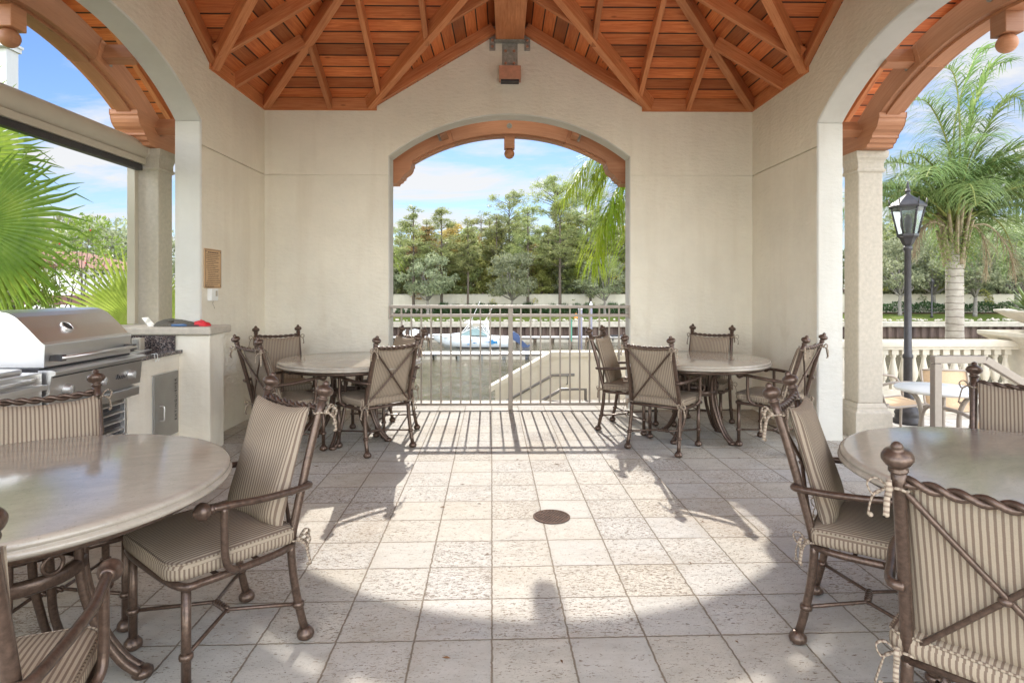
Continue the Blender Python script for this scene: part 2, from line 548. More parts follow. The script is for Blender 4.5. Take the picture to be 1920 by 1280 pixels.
L = {}
L['pine'] = m_leaf('pine_needles', [(.10, .12, .045), (.27, .30, .115), (.56, .56, .24)], .5, 1.2)
L['oak'] = m_leaf('oak_leaves', [(.09, .11, .06), (.27, .30, .17), (.58, .60, .39)], .5, 1.6)
L['under'] = m_leaf('understory_leaves', [(.11, .13, .045), (.38, .39, .12), (.74, .68, .27)], .45, .9)
L['autumn'] = m_leaf('autumn_leaves', [(.22, .19, .07), (.42, .31, .11), (.55, .40, .18)], .45, .9)
L['hedge'] = m_leaf('hedge_leaves', [(.025, .05, .018), (.05, .10, .035), (.10, .16, .05)], .4, 3)
L['queen'] = m_leaf('queen_palm_leaflets', [(.18, .27, .02), (.32, .44, .035), (.50, .56, .07)], .55, 2.5)
L['queend'] = m_leaf('queen_palm_leaflets_grey', [(.11, .18, .06), (.19, .28, .09), (.34, .40, .16)], .45, 2.5)
L['fan'] = m_leaf('fan_palm_blades', [(.075, .145, .02), (.16, .265, .035), (.31, .40, .065)], .5, 3, .35)
L['fanlight'] = m_leaf('fan_palm_young', [(.22, .30, .04), (.34, .42, .08), (.45, .50, .14)], .5, 3, .35)
L['dry'] = m_leaf('dry_fronds', [(.20, .14, .09), (.33, .25, .17), (.42, .35, .26)], .3, 4, .9)
L['seed'] = m_leaf('palm_seed', [(.10, .14, .04), (.20, .24, .07), (.28, .30, .10)], .2, 9, .8)
L['shrub'] = m_leaf('shrub_leaves', [(.07, .12, .02), (.16, .24, .04), (.30, .38, .08)], .45, 3)
L['agave'] = m_leaf('agave_leaves', [(.12, .20, .06), (.22, .32, .10), (.34, .42, .18)], .2, 4, .5)
# ------------------------------------------------------------------ the pavilion
CX, CY, HW, WT = .066, 4.0, 2.78, .23
BACK, LEFT, FRONT, RIGHT = 0, 90, 180, -90
ZE, ZR, GS, P_ = 3.40, 4.36, 1.60, .60       # eave, ridge of the wall gables, gable half width, pitch


def side(k):
    c, s_ = round(math.cos(R(k))), round(math.sin(R(k)))
    return lambda s, yo, z: (CX + c * s - s_ * yo, CY + s_ * s + c * yo, z)


def top_z(s): return max(ZE, ZR - P_ * abs(s))


M['clay'] = m_plain('clay_roof', (.40, .16, .09), .8, 0, var=.25, scale=8, bump=.5)
pav = thing('pavilion', 'open stucco pavilion with arched openings and an exposed orange timber ceiling', 'pavilion')


def wall_mesh(k, w, spring, rise, full):
    W = side(k); mb = MB()
    rad = (w * w + rise * rise) / (2 * rise)
    arch = lambda s: spring + rise - rad + math.sqrt(max(0, rad * rad - s * s))
    e = HW + WT if full else HW
    ss = sorted(set([-e, -GS, -w, 0, w, GS, e] + [w * math.sin(math.pi / 2 * i / 28) for i in range(-28, 29)]))
    ss = [ss[0]] + [b for a, b in zip(ss, ss[1:]) if b - a > 1e-5]
    g0, g1, gd = 2.659, 2.675, .018
    for a, b in zip(ss, ss[1:]):
        inside = abs((a + b) / 2) < w
        ta, tb = top_z(a), top_z(b)
        if inside:
            ba, bb = arch(a), arch(b)
            mb.add([W(a, HW, ba), W(b, HW, bb), W(b, HW, tb), W(a, HW, ta)], [(0, 1, 2, 3)])
            mb.add([W(a, HW + .012, ba - .012), W(b, HW + .012, bb - .012), W(b, HW + WT, bb - .012), W(a, HW + WT, ba - .012)], [(0, 1, 2, 3)], mi=1, smooth=True)
            mb.add([W(a, HW, ba), W(b, HW, bb), W(b, HW + .012, bb - .012), W(a, HW + .012, ba - .012)], [(0, 1, 2, 3)], mi=1)
            lo_a, lo_b = ba - .012, bb - .012
        else:
            for z0, z1 in ((0, g0), (g1, None)):
                mb.add([W(a, HW, z0), W(b, HW, z0), W(b, HW, z1 or tb), W(a, HW, z1 or ta)], [(0, 1, 2, 3)])
            mb.add([W(a, HW, g0), W(b, HW, g0), W(b, HW + gd, g0), W(a, HW + gd, g0),
                    W(a, HW, g1), W(b, HW, g1), W(b, HW + gd, g1), W(a, HW + gd, g1)], [(0, 1, 2, 3), (3, 2, 6, 7), (7, 6, 5, 4)])
            lo_a = lo_b = 0
        mb.add([W(a, HW + WT, lo_a), W(b, HW + WT, lo_b), W(b, HW + WT, tb), W(a, HW + WT, ta)], [(0, 1, 2, 3)])
        mb.add([W(a, HW, ta), W(b, HW, tb), W(b, HW + WT, tb), W(a, HW + WT, ta)], [(0, 1, 2, 3)])
    for sg in (-1, 1):
        q = sg * w; i = sg * (w - .012)
        mb.add([W(q, HW, 0), W(q, HW, spring), W(i, HW + .012, spring - .012), W(i, HW + .012, 0)], [(0, 1, 2, 3)], mi=1)
        mb.add([W(i, HW + .012, 0), W(i, HW + .012, spring - .012), W(i, HW + WT, spring - .012), W(i, HW + WT, 0)], [(0, 1, 2, 3)], mi=1)
        if full: mb.add([W(sg * e, HW, 0), W(sg * e, HW + WT, 0), W(sg * e, HW + WT, ZE), W(sg * e, HW, ZE)], [(0, 1, 2, 3)])
    return mb.build('wall', [M['stucco'], M['trim']], pav)


wall_mesh(BACK, 1.38, 2.89, .484, True)
wall_mesh(LEFT, 1.375, 2.89, .484, False)
wall_mesh(RIGHT, 1.375, 2.89, .484, False)
for q in (-1, 1):
    W = side(FRONT); b = MB(); b.box2(W(q * 2.45, HW, 0), W(q * (HW + WT), HW + WT, ZE)); b.build('wall', M['stucco'], pav, bevel=.012)

# ---- roof: board slabs, then the timbers below them
BZ = .145
rb = MB()


def slab(poly, zf, uvf, W):
    n = len(poly)
    lo = [W(s, y, zf(s, y)) for s, y in poly]; hi = [(x, y, z + .07) for x, y, z in lo]
    rb.add(lo, [tuple(range(n))], [[uvf(s, y) for s, y in poly]])
    rb.add(hi, [tuple(range(n))], mi=1)


for k in (BACK, LEFT, FRONT, RIGHT):
    W = side(k); j = k * .31
    zm = lambda s, y: ZE + BZ + P_ * (HW - y)
    zg = lambda s, y: ZR + BZ - P_ * abs(s)
    um = lambda s, y: (s + j, (HW - y) * 1.166)
    ug = lambda s, y: (y + j + 3, abs(s) * 1.166)
    VY = HW - GS
    for q in (-1, 1):
        slab([(q * HW, HW), (q * GS, HW), (0, VY), (0, 0)], zm, um, W)
        slab([(q * GS, HW), (q * GS, HW + WT), (0, HW + WT), (0, VY)], zg, ug, W)
        slab([(q * GS, HW), (q * (HW + WT), HW), (q * (HW + WT), HW + WT), (q * GS, HW + WT)], zm, um, W)
        slab([(q * 2.7, HW + WT), (q * 2.7, HW + 1.13), (0, HW + 1.13), (0, HW + WT)], zg, ug, W)
roof = rb.build('roof', [M['boards'], M['clay']], pav)


def timber(name, p0, p1, w, h):
    return MB().beam(p0, p1, w, h).build(name, M['wood'], roof, bevel=.004)


def zj(y): return ZE + P_ * (HW - y)


for k in (BACK, LEFT, FRONT, RIGHT):
    W = side(k); VY = HW - GS
    timber('hip_rafter', W(-HW + .02, HW - .02, ZE + .006), W(0, 0, ZE + P_ * HW - .01), .085, .15)
    timber('ridge_beam', W(0, HW - .012, 4.18), W(0, .95, 4.18), .32, .29)
    for q in (-1, 1):
        timber('valley_rafter', W(q * (GS - .02), HW - .02, ZE + .008), W(q * .05, VY + .05, ZR - .02), .08, .15)
        timber('jack_rafter', W(q * 2.04, HW, ZE + .003), W(q * 2.04, 2.06, zj(2.06)), .052, .128)
        for s in (1.45, .85, .28):
            timber('jack_rafter', W(q * s, s + 1.20, zj(s + 1.20)), W(q * s, s + .03, zj(s + .03)), .052, .128)
        timber('barge_rafter', W(q * (GS - .05), HW - .035, ZR - P_ * (GS - .05) + .004), W(q * .15, HW - .035, ZR - P_ * .15 + .004), .06, .13)
        for y in (1.88, HW + .70, HW + 1.09):
            s0 = y - 1.22 if y < HW else 2.68
            timber('gable_rafter', W(q * s0, y, ZR - P_ * s0), W(q * .14, y, ZR - P_ * .14), .05, .128)
        fb = MB().box2(W(q * (GS - .09), HW - .012, ZE), W(q * HW, HW + .04, ZE + .142))
        fb.build('frieze_board', M['wood'], roof)
    timber('ridge_beam', W(0, HW + WT, 4.18), W(0, HW + 1.1, 4.18), .18, .27)

# ---- timber arches on columns outside each opening
AR, AZ = 2.28, .986


def arc_piece(W, a0, a1, y0, y1, r0, r1, n=14):
    mb = MB(); vs = []; fs = []; uv = []
    for i in range(n + 1):
        a = a0 + (a1 - a0) * i / n
        for r, y in ((r0, y0), (r1, y0), (r1, y1), (r0, y1)):
            vs.append(W(r * math.sin(a), y, AZ + r * math.cos(a)))
    for i in range(n):
        u0, u1 = r0 * (a0 + (a1 - a0) * i / n), r0 * (a0 + (a1 - a0) * (i + 1) / n)
        for q, h in ((0, r1 - r0), (1, y1 - y0), (2, r1 - r0), (3, y1 - y0)):
            a, b = i * 4 + q, i * 4 + (q + 1) % 4
            fs.append((a, b, b + 4, a + 4)); v = q * .37
            uv.append([(u0, v), (u0, v + h), (u1, v + h), (u1, v)])
    for e in (0, n * 4):
        fs.append((e, e + 1, e + 2, e + 3)); uv.append([(0, 0), (0, .2), (.2, .2), (.2, 0)])
    return mb.add(vs, fs, uv)


def sq_loft(mb, c, prof):
    vs = []; fs = []
    for h, z in prof:
        vs += [(c[0] + a * h, c[1] + b * h, z) for a, b in ((-1, -1), (1, -1), (1, 1), (-1, 1))]
    for i in range(len(prof) - 1):
        for q in range(4): fs.append((i * 4 + q, i * 4 + (q + 1) % 4, i * 4 + 4 + (q + 1) % 4, i * 4 + 4 + q))
    e = len(prof) * 4 - 4
    fs += [(3, 2, 1, 0), (e, e + 1, e + 2, e + 3)]
    return mb.add(vs, fs)


def mb_prism_side(W, poly, y0, y1):
    mb = MB(); n = len(poly)
    vs = [W(a, y0, z) for a, z in poly] + [W(a, y1, z) for a, z in poly]
    mb.add(vs, [tuple(range(n)), tuple(range(2 * n - 1, n - 1, -1))] + [(i, (i + 1) % n, n + (i + 1) % n, n + i) for i in range(n)])
    return mb


for k, gap in ((BACK, .235), (LEFT, .235), (RIGHT, .235)):
    W = side(k); y0 = HW + WT + gap; y1 = y0 + .22; ym = (y0 + y1) / 2
    amax = math.asin(1.58 / AR); aj = math.asin(.68 / AR)
    for a0, a1 in ((-amax, -aj), (-aj, aj), (aj, amax)):
        arc = arc_piece(W, a0, a1, y0, y1, AR, AR + .205).build('arch_beam', M['arch'], pav, bevel=.004)
        arc_piece(W, a0, a1, y0 + .05, y1 - .05, AR - .022, AR + .01).build('lower_lamination', M['arch'], arc, bevel=.003)
    pd = MB().box2(W(-.065, ym - .065, 3.10), W(.065, ym + .065, 3.25)).build('pendant', M['arch'], pav, bevel=.006)
    mbb = MB(); mbb.ball(W(0, ym, 3.045), .064, 20); mbb.build('ball', M['arch'], pd)
    bo = MB(); rot = Matrix.Translation(W(0, y0, 3.246 + .115)) @ Matrix.Rotation(R(k), 4, 'Z') @ Matrix.Rotation(R(90), 4, 'X')
    bo.lathe([(.033, -.002), (.033, .008), (.024, .010), (.024, .004), (.014, .004), (.012, .016), (.001, .017)], 16, rot)
    bo.build('bolt', M['iron'], pav)
    for q in (-1, 1):
        prof = [(1.185, 2.93), (1.185, 2.888), (1.197, 2.878), (1.200, 2.855), (1.212, 2.825), (1.240, 2.795), (1.275, 2.775), (1.292, 2.752),
                (1.292, 2.735), (1.315, 2.728), (1.33, 2.70), (1.36, 2.69), (1.372, 2.662), (1.80, 2.662), (1.80, 2.93)]
        mb_prism_side(W, [(q * a, z) for a, z in prof], y0 - .012, y1 + .012).build('corbel', M['arch'], pav, bevel=.004)
        if k == BACK: cc = W(q * 1.66, ym, 0)
        else: cc = W(q * 1.62, ym, 0)
        col = MB(); sq_loft(col, cc, [(.118, .31), (.116, 2.48)])
        co = col.build('column', M['limestone'], pav, bevel=.012)
        cap = MB(); sq_loft(cap, cc, [(.120, 2.462), (.133, 2.475), (.133, 2.492), (.122, 2.50), (.122, 2.545), (.130, 2.575), (.148, 2.60), (.152, 2.625), (.152, 2.660)])
        cap.build('capital', M['limestone'], co, bevel=.004)
        ba = MB(); sq_loft(ba, cc, [(.172, 0), (.172, .225), (.166, .235), (.150, .245), (.142, .262), (.142, .275), (.126, .312)])
        ba.build('base', M['limestone'], co, bevel=.004)
        for aa, nm in ((.80, 'tie_block'), (1.50, 'tie_block')):
            an = math.asin(aa / (AR + .12)); rr = AR + .12
            c = W(q * aa, (HW + WT + y0) / 2, AZ + rr * math.cos(an))
            Mx = Matrix.Rotation(R(k), 3, 'Z') @ Matrix.Rotation(q * an, 3, 'Y')
            tb = MB(); tb.box(c, (.085, y0 - HW - WT - .004, .13), Mx)
            tb.build(nm, M['arch'], pav, bevel=.004)
            ip = MB(); c2 = W(q * (aa + .02), y0 - .006, AZ + (rr - .02) * math.cos(an))
            ip.box(c2, (.10, .012, .10), Mx); ip.build('iron_plate', M['iron'], pav, bevel=.002)

# ---- iron hanger carrying the ridge beam on the far wall, with the copper box under it
W = side(BACK)
hg = MB()
for q in (-1, 1):
    hg.box2(W(q * .165, HW - .014, 4.085), W(q * .232, HW - .002, 4.36))
hg.box2(W(-.172, HW - .10, 4.168), W(.172, HW - .002, 4.179))
hg.box2(W(-.088, HW - .014, 3.885), W(.088, HW - .002, 4.168))
hang = hg.build('beam_hanger', M['iron'], pav, bevel=.002)
for sx, z in [(q * .198, z) for q in (-1, 1) for z in (4.13, 4.20, 4.27)] + [(q * .048, z) for q in (-1, 1) for z in (3.94, 4.08)]:
    b = MB(); b.lathe([(.016, 0), (.016, .008), (.008, .012), (.007, .02), (.001, .021)], 8, Matrix.Translation(W(sx, HW - .014, z)) @ Matrix.Rotation(R(90), 4, 'X'))
    b.build('bolt', M['copper'], hang)
wl = thing('wall_light', 'small copper box light under the iron beam hanger on the far gable', 'wall light', W(0, HW, 3.8))
b = MB(); b.box((0, -.065, 0), (.245, .126, .15)); b.build('housing', M['copper'], wl, bevel=.004)
b = MB(); b.box((0, -.065, -.088), (.205, .10, .022)); b.build('lens', M['dark'], wl, bevel=.003)

# ---- floor
TA, TO = R(1.19), (-.0478, 2.3433)
M['floor'] = m_travertine('travertine', TO, TA, .305, (.515, .478, .413), 1.3)
fl = MB(); fl.prism([(-4.2, -2.6), (3.75, -2.6), (3.75, 7.6), (1.56, 7.6), (1.56, 7.36), (-1.43, 7.36), (-1.43, 7.6), (-4.2, 7.6)], -.32, 0, 'z')
tag(fl.build('floor', M['floor']), 'beige travertine tile floor of the pavilion', 'floor', kind='structure')
dr = thing('floor_drain', 'round bronze drain grate with slanting slots set in the floor', 'floor drain', (.288, 3.595, .0))
b = MB(); b.lathe([(.112, .001), (.112, .0045), (.108, .006), (.098, .006), (.098, .003)], 40, cap=False)
b.build('rim', M['grate'], dr)
b = MB(); b.lathe([(.098, .0015), (.0001, .0015)], 40, cap=False); b.build('well', M['black'], dr)
b = MB(); Mr = Matrix.Rotation(R(-32), 3, 'Z')
for i in range(-5, 6):
    x = i * .0175; h = math.sqrt(.098 ** 2 - x * x)
    b.box(Mr @ Vector((x, 0, .004)), (.0095, 2 * h, .004), Mr)
b.box(Mr @ Vector((0, 0, .0042)), (.19, .010, .0042), Mr); b.build('grille', M['grate'], dr)

# ---- railing across the far opening
RY = 6.80
rl = thing('railing', 'taupe metal picket railing across the far arched opening', 'railing', (CX, RY, 0))
b = MB(); b.box((0, 0, 1.172), (2.756, .05, .036)); b.build('top_rail', M['railing'], rl, bevel=.006)
b = MB(); b.box((0, 0, 1.073), (2.756, .03, .032)); b.build('middle_rail', M['railing'], rl, bevel=.003)
b = MB(); b.box((0, 0, .062), (2.70, .03, .032)); b.build('bottom_rail', M['railing'], rl, bevel=.003)
b = MB(); b.box((.008, 0, .577), (.052, .052, 1.153)); b.build('post', M['railing'], rl, bevel=.004)
for q in (-1, 1):
    for i in range(1, 12):
        b = MB(); b.box((.008 + q * (.026 + .1125 * i - .02), 0, .617), (.018, .018, 1.08)); b.build('picket', M['railing'], rl)
    b = MB(); b.box((q * 1.366, 0, 1.13), (.022, .07, .12)); b.box((q * 1.366, -.02, 1.06), (.018, .05, .05)); b.build('bracket', M['railing'], rl, bevel=.003)
# ------------------------------------------------------------------ dining chairs: wrought frame, tied cushions
FIN = [(.017, 0), (.0175, .006), (.023, .009), (.023, .014), (.017, .018), (.018, .024), (.031, .032), (.0365, .042), (.0365, .050), (.031, .060), (.018, .067), (.0135, .070), (.0145, .075), (.012, .082), (.006, .087), (.0005, .0885)]
FOOT = [(.004, .0), (.020, .001), (.031, .010), (.034, .021), (.031, .033), (.022, .044), (.017, .050)]


def post_pt(sg, z):                                   # rear upright: raked back above the seat, swept back below it
    if z > .40:
        f = (z - .40) / .52
        return Vector((sg * (.216 - .010 * f), -.165 - .125 * f - .02 * f * f, z))
    f = (.40 - z) / .40
    return Vector((sg * (.216 + .012 * f), -.165 - .065 * f ** 1.8, z))


def bow(sg, p, seed):
    r_ = random.Random(seed); mb = MB(); p = Vector(p)
    mb.tube([p + Vector((.021 * math.cos(a), .021 * math.sin(a), .004 * math.sin(3 * a))) for a in [i * math.pi / 5 for i in range(11)]], .0065, 6, flat=.6)
    k = p + Vector((sg * .018, -.022, 0))
    mb.ball(k, .011, 8)
    for q in (-1, 1):
        d = Vector((sg * (.4 + .3 * r_.random()) + q * .7, -.5, .15)).normalized(); l = .038 + .014 * r_.random()
        up = Vector((0, 0, 1)); sidev = d.cross(up).normalized()
        mb.tube(cr([k, k + d * l * .6 + up * .020, k + d * l * 1.05 + up * .004, k + d * l * .8 - up * .022, k + d * .012 - up * .006], 5), .0075, 6, flat=.3)
        e = Vector((sg * .5 + q * .55, -.45, 0)).normalized(); t = .055 + .045 * r_.random()
        mb.tube(cr([k, k + e * .028 - up * .012, k + e * .040 - up * t * .5, k + e * (.034 + .02 * r_.random()) - up * t], 5), .0078, 6, flat=.3)
        mb.ball(k + e * .04 - up * t, .0065, 6)
    return mb


def make_chair(name='dining_chair'):
    t = thing(name, '-', 'chair')
    fr = M['bronze']
    # seat cushion: rounded outline, soft edge, slight crown
    mb = MB(); w, d0, d1, rc, n = .252, -.185, .268, .07, 7
    out = []
    for cx_, cy_, a0, rr in ((w - rc, d1 - rc, 0, rc), (-w + rc, d1 - rc, 90, rc), (-w + .03, d0 + .03, 180, .03), (w - .03, d0 + .03, 270, .03)):
        for i in range(n): a = R(a0 + 90 * i / (n - 1)); out.append((cx_ + rr * math.cos(a), cy_ + rr * math.sin(a)))
    cy_ = (d0 + d1) / 2
    rings = [(.93, .402), (.985, .408), (1.0, .424), (1.0, .446), (.985, .460), (.95, .467), (.88, .470), (.6, .476), (.3, .478), (.02, .479)]
    vs = [(x * k, cy_ + (y - cy_) * k, z) for k, z in rings for x, y in out]; m = len(out); fs = []; uv = []
    per = [0]
    for i in range(m): per.append(per[-1] + math.dist(out[i], out[(i + 1) % m]))
    for i in range(len(rings) - 1):
        for q in range(m):
            q2 = (q + 1) % m; f = (i * m + q, i * m + q2, (i + 1) * m + q2, (i + 1) * m + q); fs.append(f)
            if i < 3: uv.append([(per[q], rings[i][1]), (per[q + 1], rings[i][1]), (per[q + 1], rings[i + 1][1]), (per[q], rings[i + 1][1])])
            else: uv.append([(vs[j][0], vs[j][1]) for j in f])
    fs.append(tuple(range(m))[::-1]); uv.append([(x, y) for x, y in out][::-1])
    mb.add(vs, fs, uv, True)
    sc = mb.build('seat_cushion', M['fabric'], t)
    pp = MB(); pp.tube([(x * .99, cy_ + (y - cy_) * .99, .462) for x, y in out + out[:1]], .0038, 5); pp.build('piping', M['fabric'], sc)
    # back cushion
    mb = MB(); nx, nz = 18, 20; fs = []; vs = []; uv = []
    for sd_ in (0, 1):
        for j in range(nz + 1):
            v_ = j / nz
            for i in range(nx + 1):
                u_ = i / nx
                puff = max(0, (1 - abs(2 * u_ - 1) ** 5)) ** .5 * max(0, (1 - abs(2 * v_ - 1) ** 7)) ** .5
                z = .450 + .457 * v_ - .022 * (1 - (2 * u_ - 1) ** 2) * v_ ** 6 * 1.0
                bp = post_pt(1, z)
                x = (u_ - .5) * (.405 - .012 * math.sin(math.pi * v_))
                y = bp.y + .012 + .030 + (.034 if sd_ else -.026) * puff + .006 * math.sin(u_ * 9 + v_ * 5) * puff * sd_ + .02 * (1 - v_) * sd_ * puff
                vs.append((x, y, z)); uv.append((x, z))
    K = (nx + 1) * (nz + 1); luv = []
    for j in range(nz):
        for i in range(nx):
            a = j * (nx + 1) + i
            for o, f in ((0, (a, a + 1, a + nx + 2, a + nx + 1)), (K, (a, a + nx + 1, a + nx + 2, a + 1))):
                f = tuple(o + q for q in f); fs.append(f); luv.append([uv[q] for q in f])
    for j in range(nz):
        for i in (0, nx):
            a = j * (nx + 1) + i; f = (a, a + nx + 1, K + a + nx + 1, K + a); fs.append(f); luv.append([(vs[q][1], vs[q][2]) for q in f])
    for i in range(nx):
        for j in (0, nz):
            a = j * (nx + 1) + i; f = (a, a + 1, K + a + 1, K + a); fs.append(f); luv.append([(vs[q][0], vs[q][1]) for q in f])
    mb.add(vs, fs, luv, True)
    mb.build('back_cushion', M['fabric'], t)
    # frame under the seat
    mb = MB()
    mb.tube(cr([(-.216, -.17, .387), (-.247, -.10, .387), (-.255, .05, .387), (-.252, .18, .387), (-.225, .245, .387), (0, .258, .387), (.225, .245, .387), (.252, .18, .387), (.255, .05, .387), (.247, -.10, .387), (.216, -.17, .387)], 5), .014, 8)
    mb.tube([(-.216, -.17, .387), (.216, -.17, .387)], .013, 8)
    mb.tube([(-.235, .12, .38), (.235, .12, .38)], .008, 6); mb.tube([(-.235, -.03, .38), (.235, -.03, .38)], .008, 6)
    mb.build('seat_frame', fr, t)
    for sg in (-1, 1):
        mb = MB(); mb.tube([(sg * .228, .228, z) for z in (.385, .2, .045)], .0158, 10)
        lg = mb.build('leg', fr, t)
        mb = MB(); T_ = Matrix.Translation((sg * .228, .228, 0)); mb.lathe(FOOT, 14, T_); mb.build('ball_foot', fr, lg)
        mb = MB(); mb.lathe([(.015, .135), (.0225, .140), (.0235, .148), (.0225, .156), (.015, .161)], 12, T_); mb.build('collar', fr, lg)
        zs = [.40 - .355 * i / 9 for i in range(10)]
        mb = MB(); mb.tube([post_pt(sg, z) for z in zs], .016, 10)
        lg = mb.build('leg', fr, t)
        f0 = post_pt(sg, .03); mb = MB(); mb.lathe(FOOT, 14, Matrix.Translation((f0.x, f0.y, 0))); mb.build('ball_foot', fr, lg)
        f0 = post_pt(sg, .148); mb = MB(); mb.lathe([(.015, -.013), (.0225, -.008), (.0235, 0), (.0225, .008), (.015, .013)], 12, Matrix.Translation(f0)); mb.build('collar', fr, lg)
        mb = MB(); zs = [.385 + .542 * i / 10 for i in range(11)]; mb.tube([post_pt(sg, z) for z in zs], [.0168] * 9 + [.0172, .0185], 10)
        po = mb.build('back_post', fr, t)
        f0 = post_pt(sg, .917); ax = (post_pt(sg, .92) - post_pt(sg, .86)).normalized()
        mb = MB(); mb.lathe(FIN, 16, Matrix.Translation(f0) @ Vector((0, 0, 1)).rotation_difference(ax).to_matrix().to_4x4()); mb.build('finial', fr, po)
        # arm
        pa = post_pt(sg, .605)
        mb = MB(); mb.tube(cr([pa + Vector((sg * -.004, -.018, 0)), pa + Vector((sg * .030, -.010, .001)), (sg * .262, -.13, .610), (sg * .283, 0, .622), (sg * .283, .10, .632), (sg * .278, .165, .634)], 6), .0135, 9)
        ar = mb.build('armrest', fr, t)
        mb = MB(); mb.lathe([(.0135, 0), (.019, .004), (.019, .009), (.015, .012), (.027, .020), (.0315, .032), (.0315, .040), (.026, .052), (.014, .060), (.011, .066), (.001, .069)], 14, Matrix.Translation((sg * .278, .162, .634)) @ Matrix.Rotation(R(-90), 4, 'X')); mb.build('knob', fr, ar)
        mb = MB(); mb.tube(cr([(sg * .281, .125, .630), (sg * .281, .125, .55), (sg * .281, .122, .46), (sg * .278, .105, .415), (sg * .262, .07, .390)], 5), .0132, 9); mb.build('arm_support', fr, t)
    mb = MB(); mb.rope(post_pt(-1, .899) + Vector((.012, 0, 0)), post_pt(1, .899) - Vector((.012, 0, 0)), .0085, .0088, .10, 8, sag=.012); mb.build('top_rail', fr, t)
    mb = MB()
    for sg in (-1, 1):
        a, b = post_pt(sg, .884), post_pt(-sg, .408); mid = (a + b) / 2 + Vector((0, -.008, 0))
        mb.tube(cr([a, a.lerp(mid, .5) - Vector((0, .003, 0)), mid, mid.lerp(b, .5) - Vector((0, .003, 0)), b], 5), .0078, 7)
    c_ = (post_pt(1, .884) + post_pt(-1, .408)) / 2; mb.ball(c_ + Vector((0, -.008, 0)), .017, 10, .7)
    mb.build('cross_brace', fr, t)
    mb = MB()
    zc = .148
    for sg in (-1, 1):
        rr = post_pt(sg, zc)
        mb.tube([(sg * .228, .228, zc), (sg * .052, .008, zc), (sg * .046, 0, zc)], .0075, 7); mb.tube([rr, (sg * .052, -.008, zc), (sg * .046, 0, zc)], .0075, 7)
    mb.rope((-.05, 0, zc), (.05, 0, zc), .0072, .0075, .034, 7); mb.build('stretcher', fr, t)
    for i, (sg, z) in enumerate(((-1, .878), (1, .878), (-1, .405), (1, .405))):
        bow(sg, post_pt(sg, z), i + 3).build('tie', M['tie'], t)
    return t


CG = 'wrought metal dining chairs with striped cushions'
chair0 = make_chair()
CHAIRS = [
    (-1.10, 2.33, 141, 'striped dining chair right of the left foreground table, near the middle of the floor'),
    (-1.237, 1.31, 20, 'striped dining chair at the lower left corner, cut by the picture edge'),
    (-1.85, 2.44, -137.8, 'striped dining chair between the left foreground table and the steel grill'),
    (1.458, 2.36, -125.4, 'striped dining chair left of the right foreground table, beside the sunlit floor'),
    (1.355, 1.545, -46, 'nearest striped dining chair at lower right, its crossed back bars close up'),
    (2.40, 2.66, 143, 'striped dining chair behind the right foreground table in front of the patio handrail'),
    (-1.11, 5.18, 45, 'dining chair with crossed back bars facing the far left table, in front of the railing'),
    (-1.86, 5.07, -42, 'dining chair at the left of the far left table, its crossed back beside the pier'),
    (-2.19, 5.90, -151.3, 'dining chair tucked in the left corner behind the far left table'),
    (-1.17, 5.87, 132, 'dining chair mostly hidden behind the crossed back chair by the left end of the railing'),
    (1.385, 5.157, -38.3, 'dining chair with crossed back bars in front of the far right table'),
    (1.22, 5.88, -118, 'dining chair by the right end of the railing, left of the far right table'),
    (2.02, 6.0, 145.7, 'dining chair against the far wall behind the far right table'),
    (2.38, 5.18, 43.8, 'dining chair at the right of the far right table beside the right wall'),
]
CHAIR_OBJS = []
for i, (x, y, a, lab) in enumerate(CHAIRS):
    o = chair0 if i == 0 else copy_tree(chair0)
    o.location = (x, y, 0); o.rotation_euler = (0, 0, R(a)); tag(o, lab, 'chair', CG)
    CHAIR_OBJS.append(o)
    rv = random.Random(i + 40)
    for c in kids(o):                                # cushions never sit exactly alike
        if c.name.startswith('seat_cushion'): c.location = (rv.uniform(-.008, .008), rv.uniform(-.008, .014), 0); c.rotation_euler = (0, 0, R(rv.uniform(-2, 2))); c.scale = (1, 1, rv.uniform(.985, 1.01))
        if c.name.startswith('back_cushion'): c.location = (rv.uniform(-.006, .006), 0, rv.uniform(-.016, .004)); c.rotation_euler = (R(rv.uniform(-.6, .6)), R(rv.uniform(-1.2, 1.2)), 0)
    if i == 1:                                       # its upper cushion ties are undone and out of sight
        for c in [c for c in kids(o) if c.name.startswith('tie')][1:2]: bpy.data.objects.remove(c)


